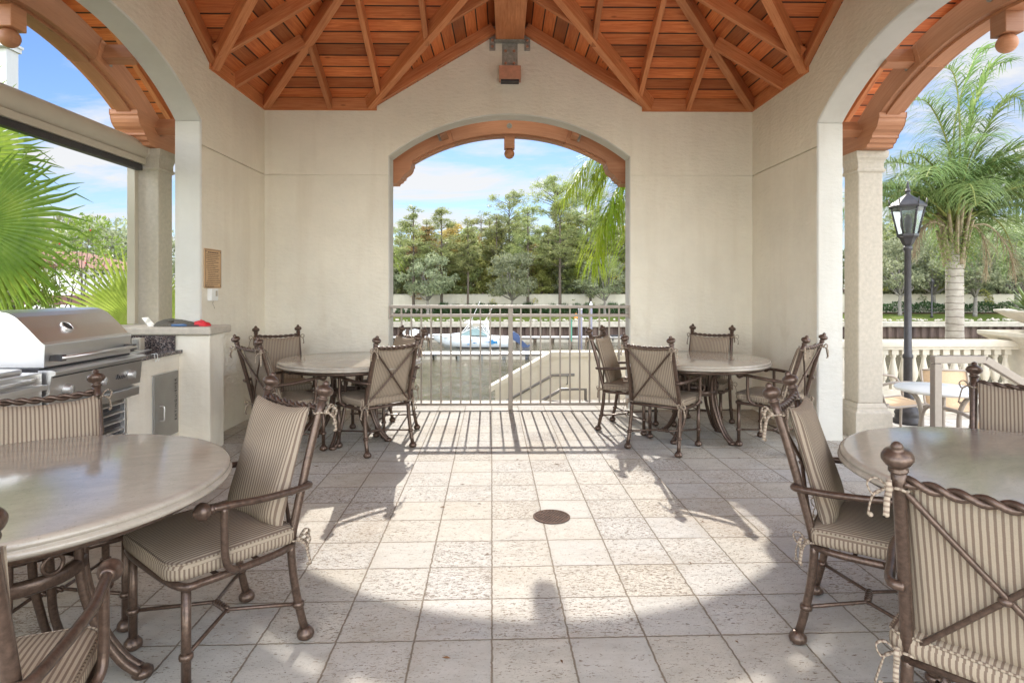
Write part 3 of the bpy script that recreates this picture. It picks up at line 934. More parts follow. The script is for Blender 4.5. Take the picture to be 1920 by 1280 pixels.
# ------------------------------------------------------------------ round stone tables
def make_table():
    t = thing('dining_table', '-', 'table')
    mb = MB(); r = .645
    mb.lathe([(.001, .690), (r - .075, .690), (r - .022, .692), (r - .008, .694), (r - .002, .699), (r, .705), (r - .002, .711), (r - .010, .7155), (r - .012, .718), (r - .007, .721), (r - .006, .728), (r - .009, .734), (r - .016, .7385), (r - .028, .740), (.001, .7402)], 96, cap=False)
    mb.build('tabletop', M['table'], t)
    mb = MB(); ring = [(.572 * math.cos(a), .572 * math.sin(a), .674) for a in [2 * math.pi * i / 64 for i in range(65)]]
    mb.tube(ring, .0155, 8, caps=False)
    mb.build('rim_ring', M['bronze'], t)
    mb = MB()
    for q in (0, 90):
        c, s_ = math.cos(R(q)), math.sin(R(q)); mb.tube([(-.565 * c, -.565 * s_, .676), (.565 * c, .565 * s_, .676)], .012, 8)
    mb.build('top_brace', M['bronze'], t)
    for q in range(4):
        c, s_ = math.cos(R(90 * q)), math.sin(R(90 * q))
        mb = MB()
        for off in (-.026, .026):
            prof = [(.335, .668), (.315, .645), (.255, .622), (.200, .597), (.176, .555), (.172, .46), (.176, .40), (.195, .30), (.235, .18), (.295, .075), (.350, .020)]
            mb.tube(cr([(r_ * c - off * s_ * (1 - .25 * (z < .2)), r_ * s_ + off * c * (1 - .25 * (z < .2)), z) for r_, z in prof], 5), .0155, 8)
        lg = mb.build('leg', M['bronze'], t)
        mb = MB(); mb.lathe([(.03, 0), (.036, .010), (.034, .024), (.020, .034)], 12, Matrix.Translation((.356 * c, .356 * s_, 0))); mb.build('foot_pad', M['bronze'], lg)
        mb = MB(); ang = R(90 * q + 45)
        mb.tube([(.185 * math.cos(ang) + .030 * math.cos(b_) * -math.sin(ang), .185 * math.sin(ang) + .030 * math.cos(b_) * math.cos(ang), .49 + .030 * math.sin(b_)) for b_ in [2 * math.pi * i / 20 for i in range(21)]], .007, 6, caps=False)
        mb.build('ring_ornament', M['bronze'], t)
    mb = MB(); mb.lathe([(.160, .415), (.178, .412), (.188, .42), (.188, .452), (.178, .462), (.160, .458)], 40, cap=False)
    mb.build('waist_band', M['bronze'], t)
    return t


t0 = make_table()
for i, (x, y, a, lab) in enumerate([
        (-1.625, 2.02, 20, 'round stone dining table in the left foreground with a wide glossy top'),
        (1.935, 2.115, 38, 'round stone dining table in the right foreground, cut by the picture edge'),
        (-1.40, 5.47, -101, 'far left round stone dining table in the corner beside the railing'),
        (1.79, 5.50, -51, 'far right round stone dining table between the railing and the right wall')]):
    o = t0 if i == 0 else copy_tree(t0)
    o.location = (x, y, 0); o.rotation_euler = (0, 0, R(a)); tag(o, lab, 'table', 'round stone dining tables')

# ------------------------------------------------------------------ outdoor kitchen in the left opening
kt = thing('kitchen_counter', 'stucco outdoor kitchen counter with granite top built into the left opening', 'counter', (-3.0, 4, 0))


def K(name, mat, bev=.004, par=None, **kw):
    return KM.build(name, mat, par or kt, bevel=bev)


def off(mb, d=(3.0, -4, 0)):
    mb.v = [(x + d[0], y + d[1], z + d[2]) for x, y, z in mb.v]; return mb


b = MB(); b.box2((-3.42, 1.6, 0), (-2.725, 3.40, .86)); b.box2((-3.42, 3.40, 0), (-2.80, 4.32, .34)); b.box2((-3.42, 3.40, .34), (-3.25, 4.32, .86)); b.box2((-3.42, 4.315, 0), (-2.722, 5.03, .838))
off(b).build('cabinet_wall', M['parapet'], kt, bevel=.008)
b = MB(); b.box2((-3.42, 4.325, .84), (-2.695, 5.026, .868)); off(b).build('worktop', M['granite'], kt, bevel=.003)
b = MB(); b.box2((-3.42, 5.008, .868), (-2.755, 5.028, .988)); off(b).build('backsplash', M['granite'], kt, bevel=.002)
b = MB(); b.box2((-3.55, 5.03, 0), (-2.472, 5.285, .99)); b.box2((-3.62, 1.6, 0), (-3.424, 5.03, .985)); off(b).build('end_pier', M['parapet'], kt, bevel=.01)
b = MB(); b.box2((-3.66, 4.985, .992), (-2.445, 5.375, 1.058)); b.box2((-3.68, 1.6, .992), (-3.41, 4.985, 1.055)); off(b).build('ledge', M['limestone'], kt, bevel=.014)
dx = MB(); dx.box2((-2.7225, 4.645, .19), (-2.708, 4.985, .70)); off(dx)
door = dx.build('extinguisher_door', M['doorsteel'], kt, bevel=.002)
b = MB(); b.tube(cr([(-2.708, 4.715, .34), (-2.675, 4.715, .345), (-2.672, 4.715, .395), (-2.675, 4.715, .45), (-2.708, 4.715, .455)], 5), .006, 8); off(b).build('handle', M['steel'], door)
b = MB(); b.box2((-2.7235, 4.635, .18), (-2.7215, 4.995, .71)); off(b).build('frame', M['steel'], door)


def text(body, size, mat, loc, rot, parent, name, ext=.001, space=1.0, align='CENTER'):
    cu = bpy.data.curves.new(name, 'FONT'); cu.body = body; cu.size = size; cu.extrude = ext; cu.space_character = space
    cu.align_x = align; cu.align_y = 'CENTER'
    o = bpy.data.objects.new(name, cu); COL.objects.link(o)
    bpy.context.view_layer.update()
    me = bpy.data.meshes.new_from_object(o.evaluated_get(bpy.context.evaluated_depsgraph_get()))
    bpy.data.objects.remove(o); bpy.data.curves.remove(cu)
    m_ = bpy.data.objects.new(name, me); COL.objects.link(m_); me.materials.clear(); me.materials.append(mat)
    m_.location = loc; m_.rotation_euler = rot
    if parent is not None: m_.parent = parent
    return m_


# letters read upwards on the door that faces into the room (+X)
Mt = Matrix(((0, 0, 1), (0, 0, 0), (0, 0, 0)))
text('EXTINGUISHER', .040, M['black'], (-2.7075 + 3, 4.945 - 4, .47), Matrix(((0, 0, 1), (0, -1, 0), (1, 0, 0))).to_euler() if False else Matrix(((0, 0, 1), (0, -1, 0), (1, 0, 0))).to_euler(), door, 'lettering', .0008, 1.32)

# ------------------------------------------------------------------ grill
gr = thing('gas_grill', 'large stainless steel gas grill with closed hood set in the outdoor counter', 'grill', (-2.9, 3.86, .88))
go = lambda b: off(b, (2.9, -3.86, -.88))
ST = M['steel']
b = MB(); b.prism([(-2.645, .925), (-2.640, 1.056), (-2.660, 1.070), (-2.735, 1.148), (-2.805, 1.214), (-2.850, 1.238), (-2.905, 1.248), (-3.05, 1.248), (-3.13, 1.225), (-3.18, 1.15), (-3.19, .925)], 3.455, 4.245, 'y')
# prism axis y takes (x,z)
hood = go(b).build('hood', ST, gr, bevel=.006)
b = MB(); b.tube([(-2.580, 3.50, .975), (-2.580, 4.20, .975)], .0125, 12); hd = go(b).build('handle', ST, hood)
for y in (3.515, 4.185):
    b = MB(); b.box2((-2.642, y - .02, .957), (-2.573, y + .02, .993)); go(b).build('handle_bracket', M['dark'], hood, bevel=.004)
nv = Vector((.70, 0, .71)).normalized(); Mz = Vector((0, 0, 1)).rotation_difference(nv).to_matrix().to_4x4()
b = MB(); b.lathe([(.040, -.004), (.040, .012), (.036, .016), (.032, .016), (.031, .010)], 24, Matrix.Translation((-2.725, 3.74, 1.140)) @ Mz, cap=False); go(b).build('thermometer', ST, hood)
b = MB(); b.lathe([(.031, .010), (.0005, .011)], 24, Matrix.Translation((-2.725, 3.74, 1.140)) @ Mz, cap=False); go(b).build('dial', M['dark'], hood)
b = MB(); b.box2((-3.19, 3.44, .885), (-2.660, 4.265, .922)); go(b).build('firebox', M['dark'], gr, bevel=.003)
b = MB(); b.prism([(-2.71, .70), (-2.600, .712), (-2.585, .875), (-2.562, .884), (-2.560, .905), (-2.580, .912), (-2.66, .912), (-2.66, .884), (-2.71, .884)], 3.43, 4.285, 'y')
pn = go(b).build('control_panel', ST, gr, bevel=.004)
b = MB(); b.box2((-2.598, 3.44, .868), (-2.583, 4.275, .8745)); go(b).build('shadow_strip', M['black'], gr)  # solid black strip standing in for shade under the panel lip
for y in (3.56, 3.86, 4.16):
    Mk = Matrix.Translation((-2.594, y, .785)) @ Matrix.Rotation(R(90), 4, 'Y')
    b = MB(); b.lathe([(.036, 0), (.036, .006), (.031, .009), (.029, .030), (.025, .035), (.001, .036)], 24, Mk); b.box((-2.556, y, .785), (.006, .008, .045)); go(b).build('knob', M['knob'], pn)
b = MB(); sc_ = [(0, .0), (.012, .022), (.02, .03), (.016, .004), (.028, 0), (.034, .018), (.04, .002), (.05, 0), (.056, .016), (.066, .012), (.062, 0), (.074, 0), (.08, .017), (.09, .012), (.086, 0), (.102, .004), (.12, .02)]
b.tube(cr([(-2.588, 4.005 + q * .95, .775 + h) for q, h in sc_], 5), .0022, 5); go(b).build('script_badge', M['dark'], pn)
b = MB(); b.box2((-2.67, 3.435, .628), (-2.600, 4.28, .690)); b.box2((-2.72, 3.43, .690), (-2.64, 4.285, .703)); go(b).build('drip_tray', ST, gr, bevel=.006)
b = MB(); b.box2((-2.76, 3.43, .34), (-2.73, 4.29, .628)); ap = go(b).build('access_panel', M['dark'], gr, bevel=.002)
Ml = Matrix.Rotation(R(28), 3, 'Y')
for i in range(4):
    b = MB(); b.box((-2.722, 3.86, .395 + i * .062), (.045, .82, .012), Ml); go(b).build('louvre', ST, ap, bevel=.002)
b = MB(); b.box2((-2.745, 3.425, .345), (-2.700, 3.45, .62)); b.box2((-2.745, 4.27, .345), (-2.700, 4.295, .62)); b.box2((-2.745, 3.45, .345), (-2.700, 4.27, .36)); go(b).build('vent_frame', ST, ap, bevel=.002)

sb = thing('side_burner', 'stainless side burner unit at the left edge beside the large grill', 'side burner', (-2.9, 3.2, .88))
so_ = lambda b: off(b, (2.9, -3.2, -.88))
b = MB(); b.box2((-3.19, 2.75, .84), (-2.66, 3.41, .905)); b.box2((-2.66, 2.75, .62), (-2.62, 3.41, .905)); so_(b).build('body', ST, sb, bevel=.005)
b = MB(); b.box2((-3.15, 2.78, .905), (-2.665, 3.33, .935)); so_(b).build('cover', ST, sb, bevel=.01)
b = MB(); b.tube([(-2.585, 2.8, .868), (-2.585, 3.30, .868)], .014, 10); b.box2((-2.62, 3.28, .852), (-2.575, 3.32, .884)); so_(b).build('handle', ST, sb)
b = MB(); b.prism([(-2.62, .80), (-2.55, .815), (-2.55, .845), (-2.62, .84)], 2.76, 3.36, 'y'); so_(b).build('front_lip', ST, sb, bevel=.003)

# ---- things lying on the counter and on the ledge
ob = thing('power_outlet', 'small grey outlet box standing on the granite counter behind the grill tools', 'outlet', (-2.99, 4.90, .868))
b = MB(); b.box((0, 0, .055), (.075, .06, .11)); b.build('box', M['screen'], ob, bevel=.006)
b = MB(); b.box((0, -.033, .06), (.05, .006, .08)); b.build('cover_plate', M['iron'], ob, bevel=.002)
for i, (x, y, a, nm, lab) in enumerate(((-2.93, 4.62, 14, 'grill_spatula', 'steel grill spatula lying on the granite counter, blade beside the hood'), (-2.84, 4.63, 4, 'grill_tongs', 'dark handled grill tongs lying on the granite counter nearest its edge'))):
    g_ = thing(nm, lab, 'grill tool', (x, y, .868), R(a))
    b = MB(); b.tube([(0, -.22, .016), (0, .05, .018), (0, .2, .014)], [.006, .007, .013], 8, flat=.7); b.build('handle', M['dark'], g_)
    b = MB()
    if i == 0: b.box((0, -.27, .012), (.09, .12, .004))
    else: b.tube([(-.012, -.28, .014), (-.02, 0, .02), (-.008, .2, .02)], .007, 6); b.tube([(.02, -.28, .014), (.028, 0, .02), (.01, .2, .02)], .007, 6)
    b.build('blade' if i == 0 else 'arms', ST, g_, bevel=.001)
hk = thing('wire_hook', 'pair of thin white wire hooks clipped to the granite counter edge', 'hook', (-2.70, 4.62, .87))
b = MB()
for y in (0, .035): b.tube(cr([(-.02, y, .003), (.006, y, .004), (.009, y, -.03), (.012, y + .008, -.055), (.016, y + .016, -.035)], 4), .002, 6)
b.build('wire', M['white'], hk)
fp = thing('folded_card', 'white card leaning open on the stone ledge beside the grey grill cover', 'card', (-3.02, 5.13, 1.058), R(10))
b = MB(); Mc = Matrix.Rotation(R(-38), 3, 'Y'); b.box((-.02, 0, .037), (.006, .13, .095), Mc); b.box((.03, 0, .003), (.07, .13, .004)); tagm = b.build('sheet', M['white'], fp, bevel=.001)


def heap(name, label, cat, mat, loc, sx, sy, sz, seed):
    rs_ = random.Random(seed); mb = MB(); n, m = 26, 14; vs = []; fs = []
    for j in range(m + 1):
        for i in range(n):
            a = 2 * math.pi * i / n; k = j / m
            rr = (1 + .16 * math.sin(3 * a + seed) + .08 * math.sin(7 * a + 2 * seed)) * (1 - k ** 2.2) ** .5 if j < m else 0.001
            z = sz * k * (1 + .25 * math.sin(2 * a + seed) + .18 * math.sin(5 * a + 6 * k))
            vs.append((sx * rr * math.cos(a), sy * rr * math.sin(a), max(0, z)))
    for j in range(m):
        for i in range(n): fs.append((j * n + i, j * n + (i + 1) % n, (j + 1) * n + (i + 1) % n, (j + 1) * n + i))
    fs.append(tuple(range(n))[::-1])
    mb.add(vs, fs, None, True); o = mb.build(name, mat); o.location = loc; return tag(o, label, cat)


heap('grill_cover', 'crumpled grey mesh cover lying on the stone ledge', 'cover', M['mesh'], (-2.84, 5.16, 1.058), .17, .09, .048, 2)
heap('red_cloth', 'red cloth bundle at the right on the stone ledge', 'cloth', M['red'], (-2.62, 5.17, 1.058), .095, .06, .042, 4)
bk_ = thing('blue_lighter', 'long dark blue grill lighter in front of the red cloth on the ledge', 'lighter', (-2.70, 5.05, 1.058), R(80))
b = MB(); b.tube([(0, .11, .012), (0, 0, .014), (0, -.03, .012)], [.010, .012, .007], 8); b.build('grip', m_plain('blue_plastic', (.05, .12, .25), .4), bk_)
b = MB(); b.tube([(0, -.03, .012), (0, -.14, .012)], .005, 8); b.build('barrel', M['dark'], bk_)

# ---- sign and the white box on the left wall
XL = CX - HW
sg = thing('instruction_sign', 'small tan engraved instruction sign on the left wall above the ledge', 'sign', (XL, 5.565, 1.565))
b = MB(); b.box((.006, 0, 0), (.011, .315, .362)); b.build('plate', m_plain('sign_tan', (.55, .36, .20), .5, 0, var=.08), sg, bevel=.002)
b = MB(); fr_ = .1495
for y in (-fr_, fr_): b.box((.0125, y, 0), (.002, .004, .345))
for z in (-.171, .171): b.box((.0125, 0, z), (.002, .295, .004))
b.build('border', m_plain('sign_border', (.16, .08, .04), .6), sg)
b = MB(); rr = random.Random(5); z = .148
b_rows = [(.20, .016, 0)] + [(w_, .0085, ind) for w_, ind in ((.25, 0), (.22, 0), (.24, .0), (.15, .02), (.23, 0), (.12, .02), (.22, 0), (.17, 0), (.22, .02), (.19, .03), (.14, .03), (.20, .03), (.19, .03), (.21, .03), (.24, .02), (.26, .0), (.21, .0), (.14, 0))]
for w_, h, ind in b_rows:
    y = (-.10 if h > .01 else -.128 + ind); e_ = y + w_
    while y < e_:
        l = min(rr.uniform(.012, .04), e_ - y)
        b.box((.0122, y + l / 2, z), (.0012, l, h * .62)); y += l + .007
    z -= .0205 if h > .01 else .0172
b.build('engraved_text', m_plain('sign_ink', (.10, .05, .03), .6), sg)
for y in (-.135, .135):
    for z in (-.155, .155):
        b = MB(); b.lathe([(.005, 0), (.005, .002), (.001, .003)], 8, Matrix.Translation((.0115, y, z)) @ Matrix.Rotation(R(90), 4, 'Y')); b.build('screw', M['dark'], sg)
sw = thing('timer_box', 'small white timer box with a dangling cord under the tan sign', 'timer box', (XL, 5.54, 1.325))
b = MB(); b.box((.020, 0, 0), (.040, .13, .115)); b.build('box', M['white'], sw, bevel=.005)
b = MB(); b.box((.041, .028, .01), (.003, .03, .05)); b.build('switch', M['screen'], sw)
b = MB(); b.tube(cr([(.02, .01, -.055), (.02, .0, -.085), (.022, .018, -.11), (.02, .03, -.13)], 5), .003, 6); b.build('cord', M['screen'], sw)

# ---- roll down screen in the left opening
rs = thing('roll_screen', 'beige roll down screen with a round housing, rolled up across the left opening', 'roller screen', (-3.33, 4.0, 2.6))
ro = lambda b: off(b, (3.33, -4.0, -2.6))
b = MB(); b.prism([(-3.33 + .098 * math.cos(a), 2.638 + .098 * math.sin(a)) for a in [2 * math.pi * i / 28 for i in range(28)]], 2.1, 5.455, 'y', smooth=True); hs_ = ro(b).build('housing', M['screen'], rs)
b = MB(); b.lathe([(.103, 0), (.103, .012), (.09, .02), (.0005, .021)], 28, Matrix.Translation((-3.33, 5.452, 2.638)) @ Matrix.Rotation(R(-90), 4, 'X')); ro(b).build('end_cap', M['screen'], hs_)
b = MB(); b.box2((-3.345, 2.1, 2.50), (-3.245, 5.44, 2.556)); ro(b).build('lower_lip', M['screen'], rs, bevel=.006)
b = MB(); b.box2((-3.325, 2.1, 2.445), (-3.265, 5.42, 2.499)); ro(b).build('hem_bar', M['dark'], rs, bevel=.004)
b = MB(); b.box2((-3.395, 5.40, 1.06), (-3.325, 5.455, 2.50)); ro(b).build('side_track', M['screen'], rs, bevel=.004)

rl_ = random.Random(12); b = MB()
for i in range(34):
    x, y = rl_.uniform(-1.6, 2.0), rl_.uniform(2.1, 6.2); l = rl_.uniform(.008, .022); a = rl_.uniform(0, 6.28); c, s_ = math.cos(a), math.sin(a)
    vs = [(-l, 0, .002), (0, l * .35, .006), (l, 0, .003), (0, -l * .35, .004)]
    b.add([(x + p * c - q * s_, y + p * s_ + q * c, z) for p, q, z in vs], [(0, 1, 2, 3)])
tag(b.build('leaf_litter', m_plain('dry_leaf', (.16, .08, .035), .9, var=.4)), 'tiny dry leaf bits scattered over the floor', 'leaf litter', kind='stuff')
# ------------------------------------------------------------------ ground, canal and banks
WZ = -3.2                                           # canal level


def struct(name, lo, hi, mat, label=None):
    b = MB(); b.box2(lo, hi); return tag(b.build(name, mat), label, kind='structure')


M['paver'] = m_travertine('patio_pavers', (4, 0), 0, .40, (.62, .57, .50), .5)
g = MB(); g.prism([(-700, -700), (700, -700), (700, 7.30), (-14, 7.30), (-14, 60), (-700, 60)], -6, -.33, 'z')
tag(g.build('ground', M['lawn']), 'near ground around the pavilion', kind='structure')
struct('water', (-900, -2, -3.6), (900, 57.2, WZ), M['water'], 'still brown green canal water')
M['deck'] = m_travertine('bounce_pavers', (0, -3), 0, .45, (.66, .61, .53), .4)
struct('deck', (-14, -34, -.6), (14, -2.605, -.01), M['deck'], 'unseen pale paving added in front to bounce light into the pavilion')  # added out of view: pale stone bounces light onto ceiling and walls
struct('promenade', (-13.9, 7.42, -4.5), (60, 10.8, -2.3), M['concrete'], 'lower concrete promenade beside the canal')
struct('patio', (3.76, -2.6, -.6), (16, 8.35, -.30), M['paver'], 'side patio paving lower than the pavilion')
struct('terrace_step', (3.752, 1.5, -.6), (4.06, 6.6, -.15), M['paver'], 'step between pavilion floor and patio')
# far bank: sloping strip, lawn, mulch bed, then woodland ground
b = MB(); b.add([(-700, 56.0, -1.78), (700, 56.0, -1.78), (700, 59.5, -1.62), (-700, 59.5, -1.62), (700, 63.4, -1.33), (-700, 63.4, -1.33)], [(0, 1, 2, 3), (3, 2, 4, 5)])
tag(b.build('far_bank', M['lawn']), 'far grassy canal bank', kind='structure')
struct('planting_bed', (-700, 63.4, -2.2), (700, 66.0, -1.28), M['mulch'], 'mulched bed along the far wall')
b = MB(); b.add([(-900, 66.2, -1.3), (900, 66.2, -1.3), (900, 900, 1), (-900, 900, 1)], [(0, 1, 2, 3)])
tag(b.build('woodland_ground', M['mulch']), 'ground under the far trees', kind='structure')
sw_ = thing('seawall', 'dark steel sheet pile seawall with a pale concrete cap on the far bank', 'seawall', (0, 56, -2))
n = 0; vs = []; fs = []
x = -120.0
prof = [0, 0, .28, .28]
i = 0
while x < 120:
    for dx_, dy in ((0, 0), (.30, 0), (.40, -.22), (.70, -.22)): vs.append((x + dx_, 56 + dy - 56, 0))
    x += .80
m_ = len(vs)
vv = [(a, b_, -4.2 + 2) for a, b_, _ in vs] + [(a, b_, -2.2 + 2) for a, b_, _ in vs]
b = MB(); b.add(vv, [(k, k + 1, m_ + k + 1, m_ + k) for k in range(m_ - 1)]); b.build('sheet_piling', M['pile'], sw_)
b = MB(); b.box2((-120, -.45, -.22), (120, .42, .25)); b.build('cap', M['concrete'], sw_, bevel=.03)
fw = thing('boundary_wall', 'long cream stucco boundary wall on the far bank below the trees', 'wall', (0, 66, -1.3))
b = MB(); b.box2((-120, 0, -.3), (120, .22, 2.0)); b.build('wall_panel', M['cream'], fw)
b = MB(); b.box2((-120, -.05, 2.0), (120, .27, 2.06)); b.build('coping', M['cream'], fw)
for i in range(-24, 25):
    b = MB(); b.box2((i * 5 - .22, -.06, -.3), (i * 5 + .22, -.002, 1.99)); b.build('pier', M['cream'], fw)


def at(px, Y):                                       # x of a sight line through a pixel column at depth Y (used to place real objects)
    a = (px - 960) / 1115; th = R(.77)
    return Y * (a * math.cos(th) + math.sin(th)) / (math.cos(th) - a * math.sin(th))


def zat(py, Y): return 1.38 + (541 - py) * Y / 1115


rs = np.random.RandomState(11)
# rocks along the bank
P = []; b = MB(); rr = random.Random(3)
for i in range(520):
    x = rr.uniform(-30, 75); y = rr.uniform(56.6, 58.2); s_ = rr.uniform(.08, .22)
    b.box((x, y, -1.73 + s_ * .3), (s_ * rr.uniform(1, 1.8), s_, s_ * .8), Matrix.Rotation(rr.random() * 3, 3, Vector((rr.random(), rr.random(), 1)).normalized()))
tag(b.build('riprap', M['limestone']), 'pale stones scattered along the far bank', 'rocks', kind='stuff')

# ------------------------------------------------------------------ trees
def crown_blobs(rs, blobs, per, ln, wd):
    C_ = []; D_ = []
    for (x, y, z, r_) in blobs:
        d = rs.normal(size=(per, 3)); d /= np.linalg.norm(d, axis=1, keepdims=True)
        rad = rs.uniform(.25, 1, (per, 1)) ** .5 * r_
        C_.append(np.array([x, y, z]) + d * rad * np.array([1, 1, .72])); D_.append(d + rs.normal(size=(per, 3)) * .8)
    C_ = np.concatenate(C_); D_ = np.concatenate(D_)
    return leafquads(rs, C_, ln, wd, D_)


def limbs(mb, rs, base, tips, r0, bend=.3):
    base = Vector(base)
    for tp in tips:
        tp = Vector(tp); mid = base.lerp(tp, .5) + Vector((rs.normal() * bend, rs.normal() * bend, abs(rs.normal()) * bend * .6))
        mb.tube(cr([base, mid, tp], 4), [r0 * (1 - .85 * k / 8) for k in range(9)], 5)


PROTO = {}


def proto(kind, var):
    """crown and trunk meshes of one kind of tree, unit: metres, foot at z 0"""
    key = (kind, var)
    if key in PROTO: return PROTO[key]
    rs = np.random.RandomState(sum(map(ord, kind)) + var * 17)
    mb = MB()
    if kind == 'oak':                                # broad, 7.4 wide, 6.6 high, trunk forks low
        bl = []
        for i in range(46):
            a = rs.uniform(0, 6.28); h = rs.uniform(0, 1); rr_ = 3.2 * math.sin(math.pi * (.16 + .74 * h)) ** .8 * rs.uniform(.35, 1)
            bl.append((rr_ * math.cos(a), rr_ * math.sin(a), 2.1 + 4.0 * h, rs.uniform(.5, .95)))
        Q = crown_blobs(rs, bl, 105, .25, .13)
        mb.tube(cr([(0, 0, -.2), (.05, 0, .8), (0, .05, 1.5)], 4), [.19, .16, .15, .14, .14, .135, .13, .125, .12], 8)
        limbs(mb, rs, (0, .05, 1.4), [(x * .8, y * .8, z) for x, y, z, _ in bl[:14]], .085)
    elif kind == 'pine':                             # tall bare stem, open tiered crown
        H_ = 13.5; bl = []; tips = []
        for i in range(58):
            h = rs.uniform(.42, .98) if i % 3 else rs.uniform(.42, .7); a = rs.uniform(0, 6.28); l = (2.9 * (1.03 - h) ** .75) * rs.uniform(.45, 1.15) + .15
            z = H_ * h; tip = (l * math.cos(a), l * math.sin(a), z + .35 * l * rs.uniform(.2, 1.2)); tips.append(((0, 0, z - .2), tip))
            for q in range(3):
                f = rs.uniform(.55, 1.05); bl.append((tip[0] * f + rs.normal() * .18, tip[1] * f + rs.normal() * .18, z + (tip[2] - z) * f + rs.normal() * .15, rs.uniform(.26, .5)))
        bl.append((0, 0, H_, .4)); Q = crown_blobs(rs, bl, 36, .32, .06)
        mb.tube(cr([(0, 0, -.3), (.10 * rs.normal(), 0, 4), (.12 * rs.normal(), 0, 9), (0, 0, H_)], 4), [.15 - .0095 * k for k in range(13)], 7)
        for a_, b_ in tips: limbs(mb, rs, a_, [b_], .035, .1)
    elif kind == 'tallpine':                         # rounded heavy head
        H_ = 15; bl = []; tips = []
        for i in range(60):
            h = rs.uniform(.52, 1.0); a = rs.uniform(0, 6.28); l = 3.0 * math.sin(math.pi * min(.97, (h - .50) / .56)) ** .7 * rs.uniform(.4, 1.05) + .2
            z = H_ * h; tip = (l * math.cos(a), l * math.sin(a), z + .25 * l); tips.append(((0, 0, z - .5), tip))
            for q in range(4):
                f = rs.uniform(.5, 1.05); bl.append((tip[0] * f + rs.normal() * .22, tip[1] * f + rs.normal() * .22, z + (tip[2] - z) * f + rs.normal() * .2, rs.uniform(.30, .55)))
        Q = crown_blobs(rs, bl, 36, .32, .065)
        mb.tube(cr([(0, 0, -.3), (.15, 0, 5), (-.1, .1, 10), (0, 0, H_ * .96)], 4), [.19 - .012 * k for k in range(13)], 7)
        for a_, b_ in tips: limbs(mb, rs, a_, [b_], .05, .15)
    else:                                            # understory: ragged column of broadleaf, 8 high
        bl = []
        for i in range(40):
            h = rs.uniform(0, 1) ** .8; a = rs.uniform(0, 6.28); rr_ = 2.0 * (1.12 - h) ** .6 * rs.uniform(.2, 1)
            bl.append((rr_ * math.cos(a), rr_ * math.sin(a), .8 + 7.0 * h, rs.uniform(.35, .8)))
        Q = crown_blobs(rs, bl, 80, .28, .15)
        mb.tube(cr([(0, 0, -.3), (.1, 0, 2.5), (-.1, .1, 5), (0, 0, 7.2)], 4), [.12 - .0085 * k for k in range(13)], 6)
        limbs(mb, rs, (0, 0, 2.2), [(x, y, z) for x, y, z, _ in bl[:9]], .05)
    cr_ = quads('crown', Q, L['oak']); tr_ = mb.build('trunk', M['bark'])
    PROTO[key] = (cr_.data, tr_.data)
    bpy.data.objects.remove(cr_); bpy.data.objects.remove(tr_)
    return PROTO[key]


def tree(name, kind, var, leaf, bark, loc, sx, sz, rz, label, group, cat='tree'):
    t = thing(name, label, cat, loc, rz, group); t.scale = (sx, sx, sz)
    cm, tm = proto(kind, var)
    for nm, me, mt in (('crown', cm, leaf), ('trunk', tm, bark)):
        key = (nm, kind, var, mt.name)
        if key not in PROTO:
            d = me.copy(); d.materials.clear(); d.materials.append(mt); PROTO[key] = d
        o = bpy.data.objects.new(nm, PROTO[key]); COL.objects.link(o); o.parent = t
    return t


FB = -1.3
rr = random.Random(21)
# grey green oaks in front of the far wall
for i, (px, Y, w_, h_, lab) in enumerate([
        (802, 62.5, 1.0, .98, 'grey green oak in front of the far wall, leftmost in the arch view'),
        (960, 62.0, 1.02, 1.03, 'grey green oak in front of the far wall, centred above the railing post'),
        (1134, 62.8, .98, .95, 'grey green oak in front of the far wall behind the hanging palm fronds'),
        (1688, 62, 1.25, 1.3, 'broad oak on the far bank seen between column and black lamp post'),
        (1752, 64, 1.3, 1.45, 'broad oak on the far bank just right of the black lamp post'),
        (1828, 61, 1.25, 1.25, 'broad oak with a dark forked trunk right of the queen palm trunk'),
        (1905, 63, 1.4, 1.5, 'broad oak on the far bank behind the urn planter')]):
    tree('oak_tree', 'oak', i % 3, L['oak'], M['barkgrey'], (at(px, Y), Y, FB), w_, h_, rr.uniform(0, 6), lab, 'oaks along the far bank')
# pines in front of and behind the wall: (pixel column, pixel row of the tip, depth, kind)
PN = [(775, 383, 64.5, 'pine', 'slender pine with pointed tip, leftmost in the arch view'), (828, 386, 65, 'pine', 'slender pine with pointed tip, second from left in the arch view'),
      (877, 404, 64.2, 'pine', 'slender pine with a low flat top above the boat, right of the two pointed pines'), (931, 398, 69, 'pine', 'pine rising left of the rounded tall pine in the arch view'),
      (955, 360, 72, 'tallpine', 'tall pine with a rounded head above the centre oak'), (990, 380, 64.8, 'pine', 'narrow pine between the two tall rounded pines'),
      (1040, 336, 71, 'tallpine', 'tallest pine with a wide rounded head beside the palm fronds'), (1050, 372, 64.4, 'pine', 'pine with a long bare grey stem left of the hanging palm fronds'),
      (1100, 352, 73, 'tallpine', 'tall pine half hidden behind the hanging palm fronds'), (1108, 395, 65, 'pine', 'thin pine stem directly behind the hanging palm fronds'),
      (1160, 372, 66.8, 'pine', 'pine at the right edge of the arch view behind the palm'), (735, 420, 70, 'pine', 'pine cut by the left edge of the arch view'),
      (1690, 392, 74, 'tallpine', 'tall pine far behind the lamp lantern'), (1860, 380, 76, 'tallpine', 'tall pine far behind the queen palm crown')]
for i, px in enumerate((752, 800, 850, 902, 918, 972, 1012, 1028, 1066, 1084, 1126, 1142, 1178)):
    PN.append((px, rr.uniform(398, 442), rr.uniform(69, 80), 'pine', 'slim background pine rising over the woodland in the arch view'))
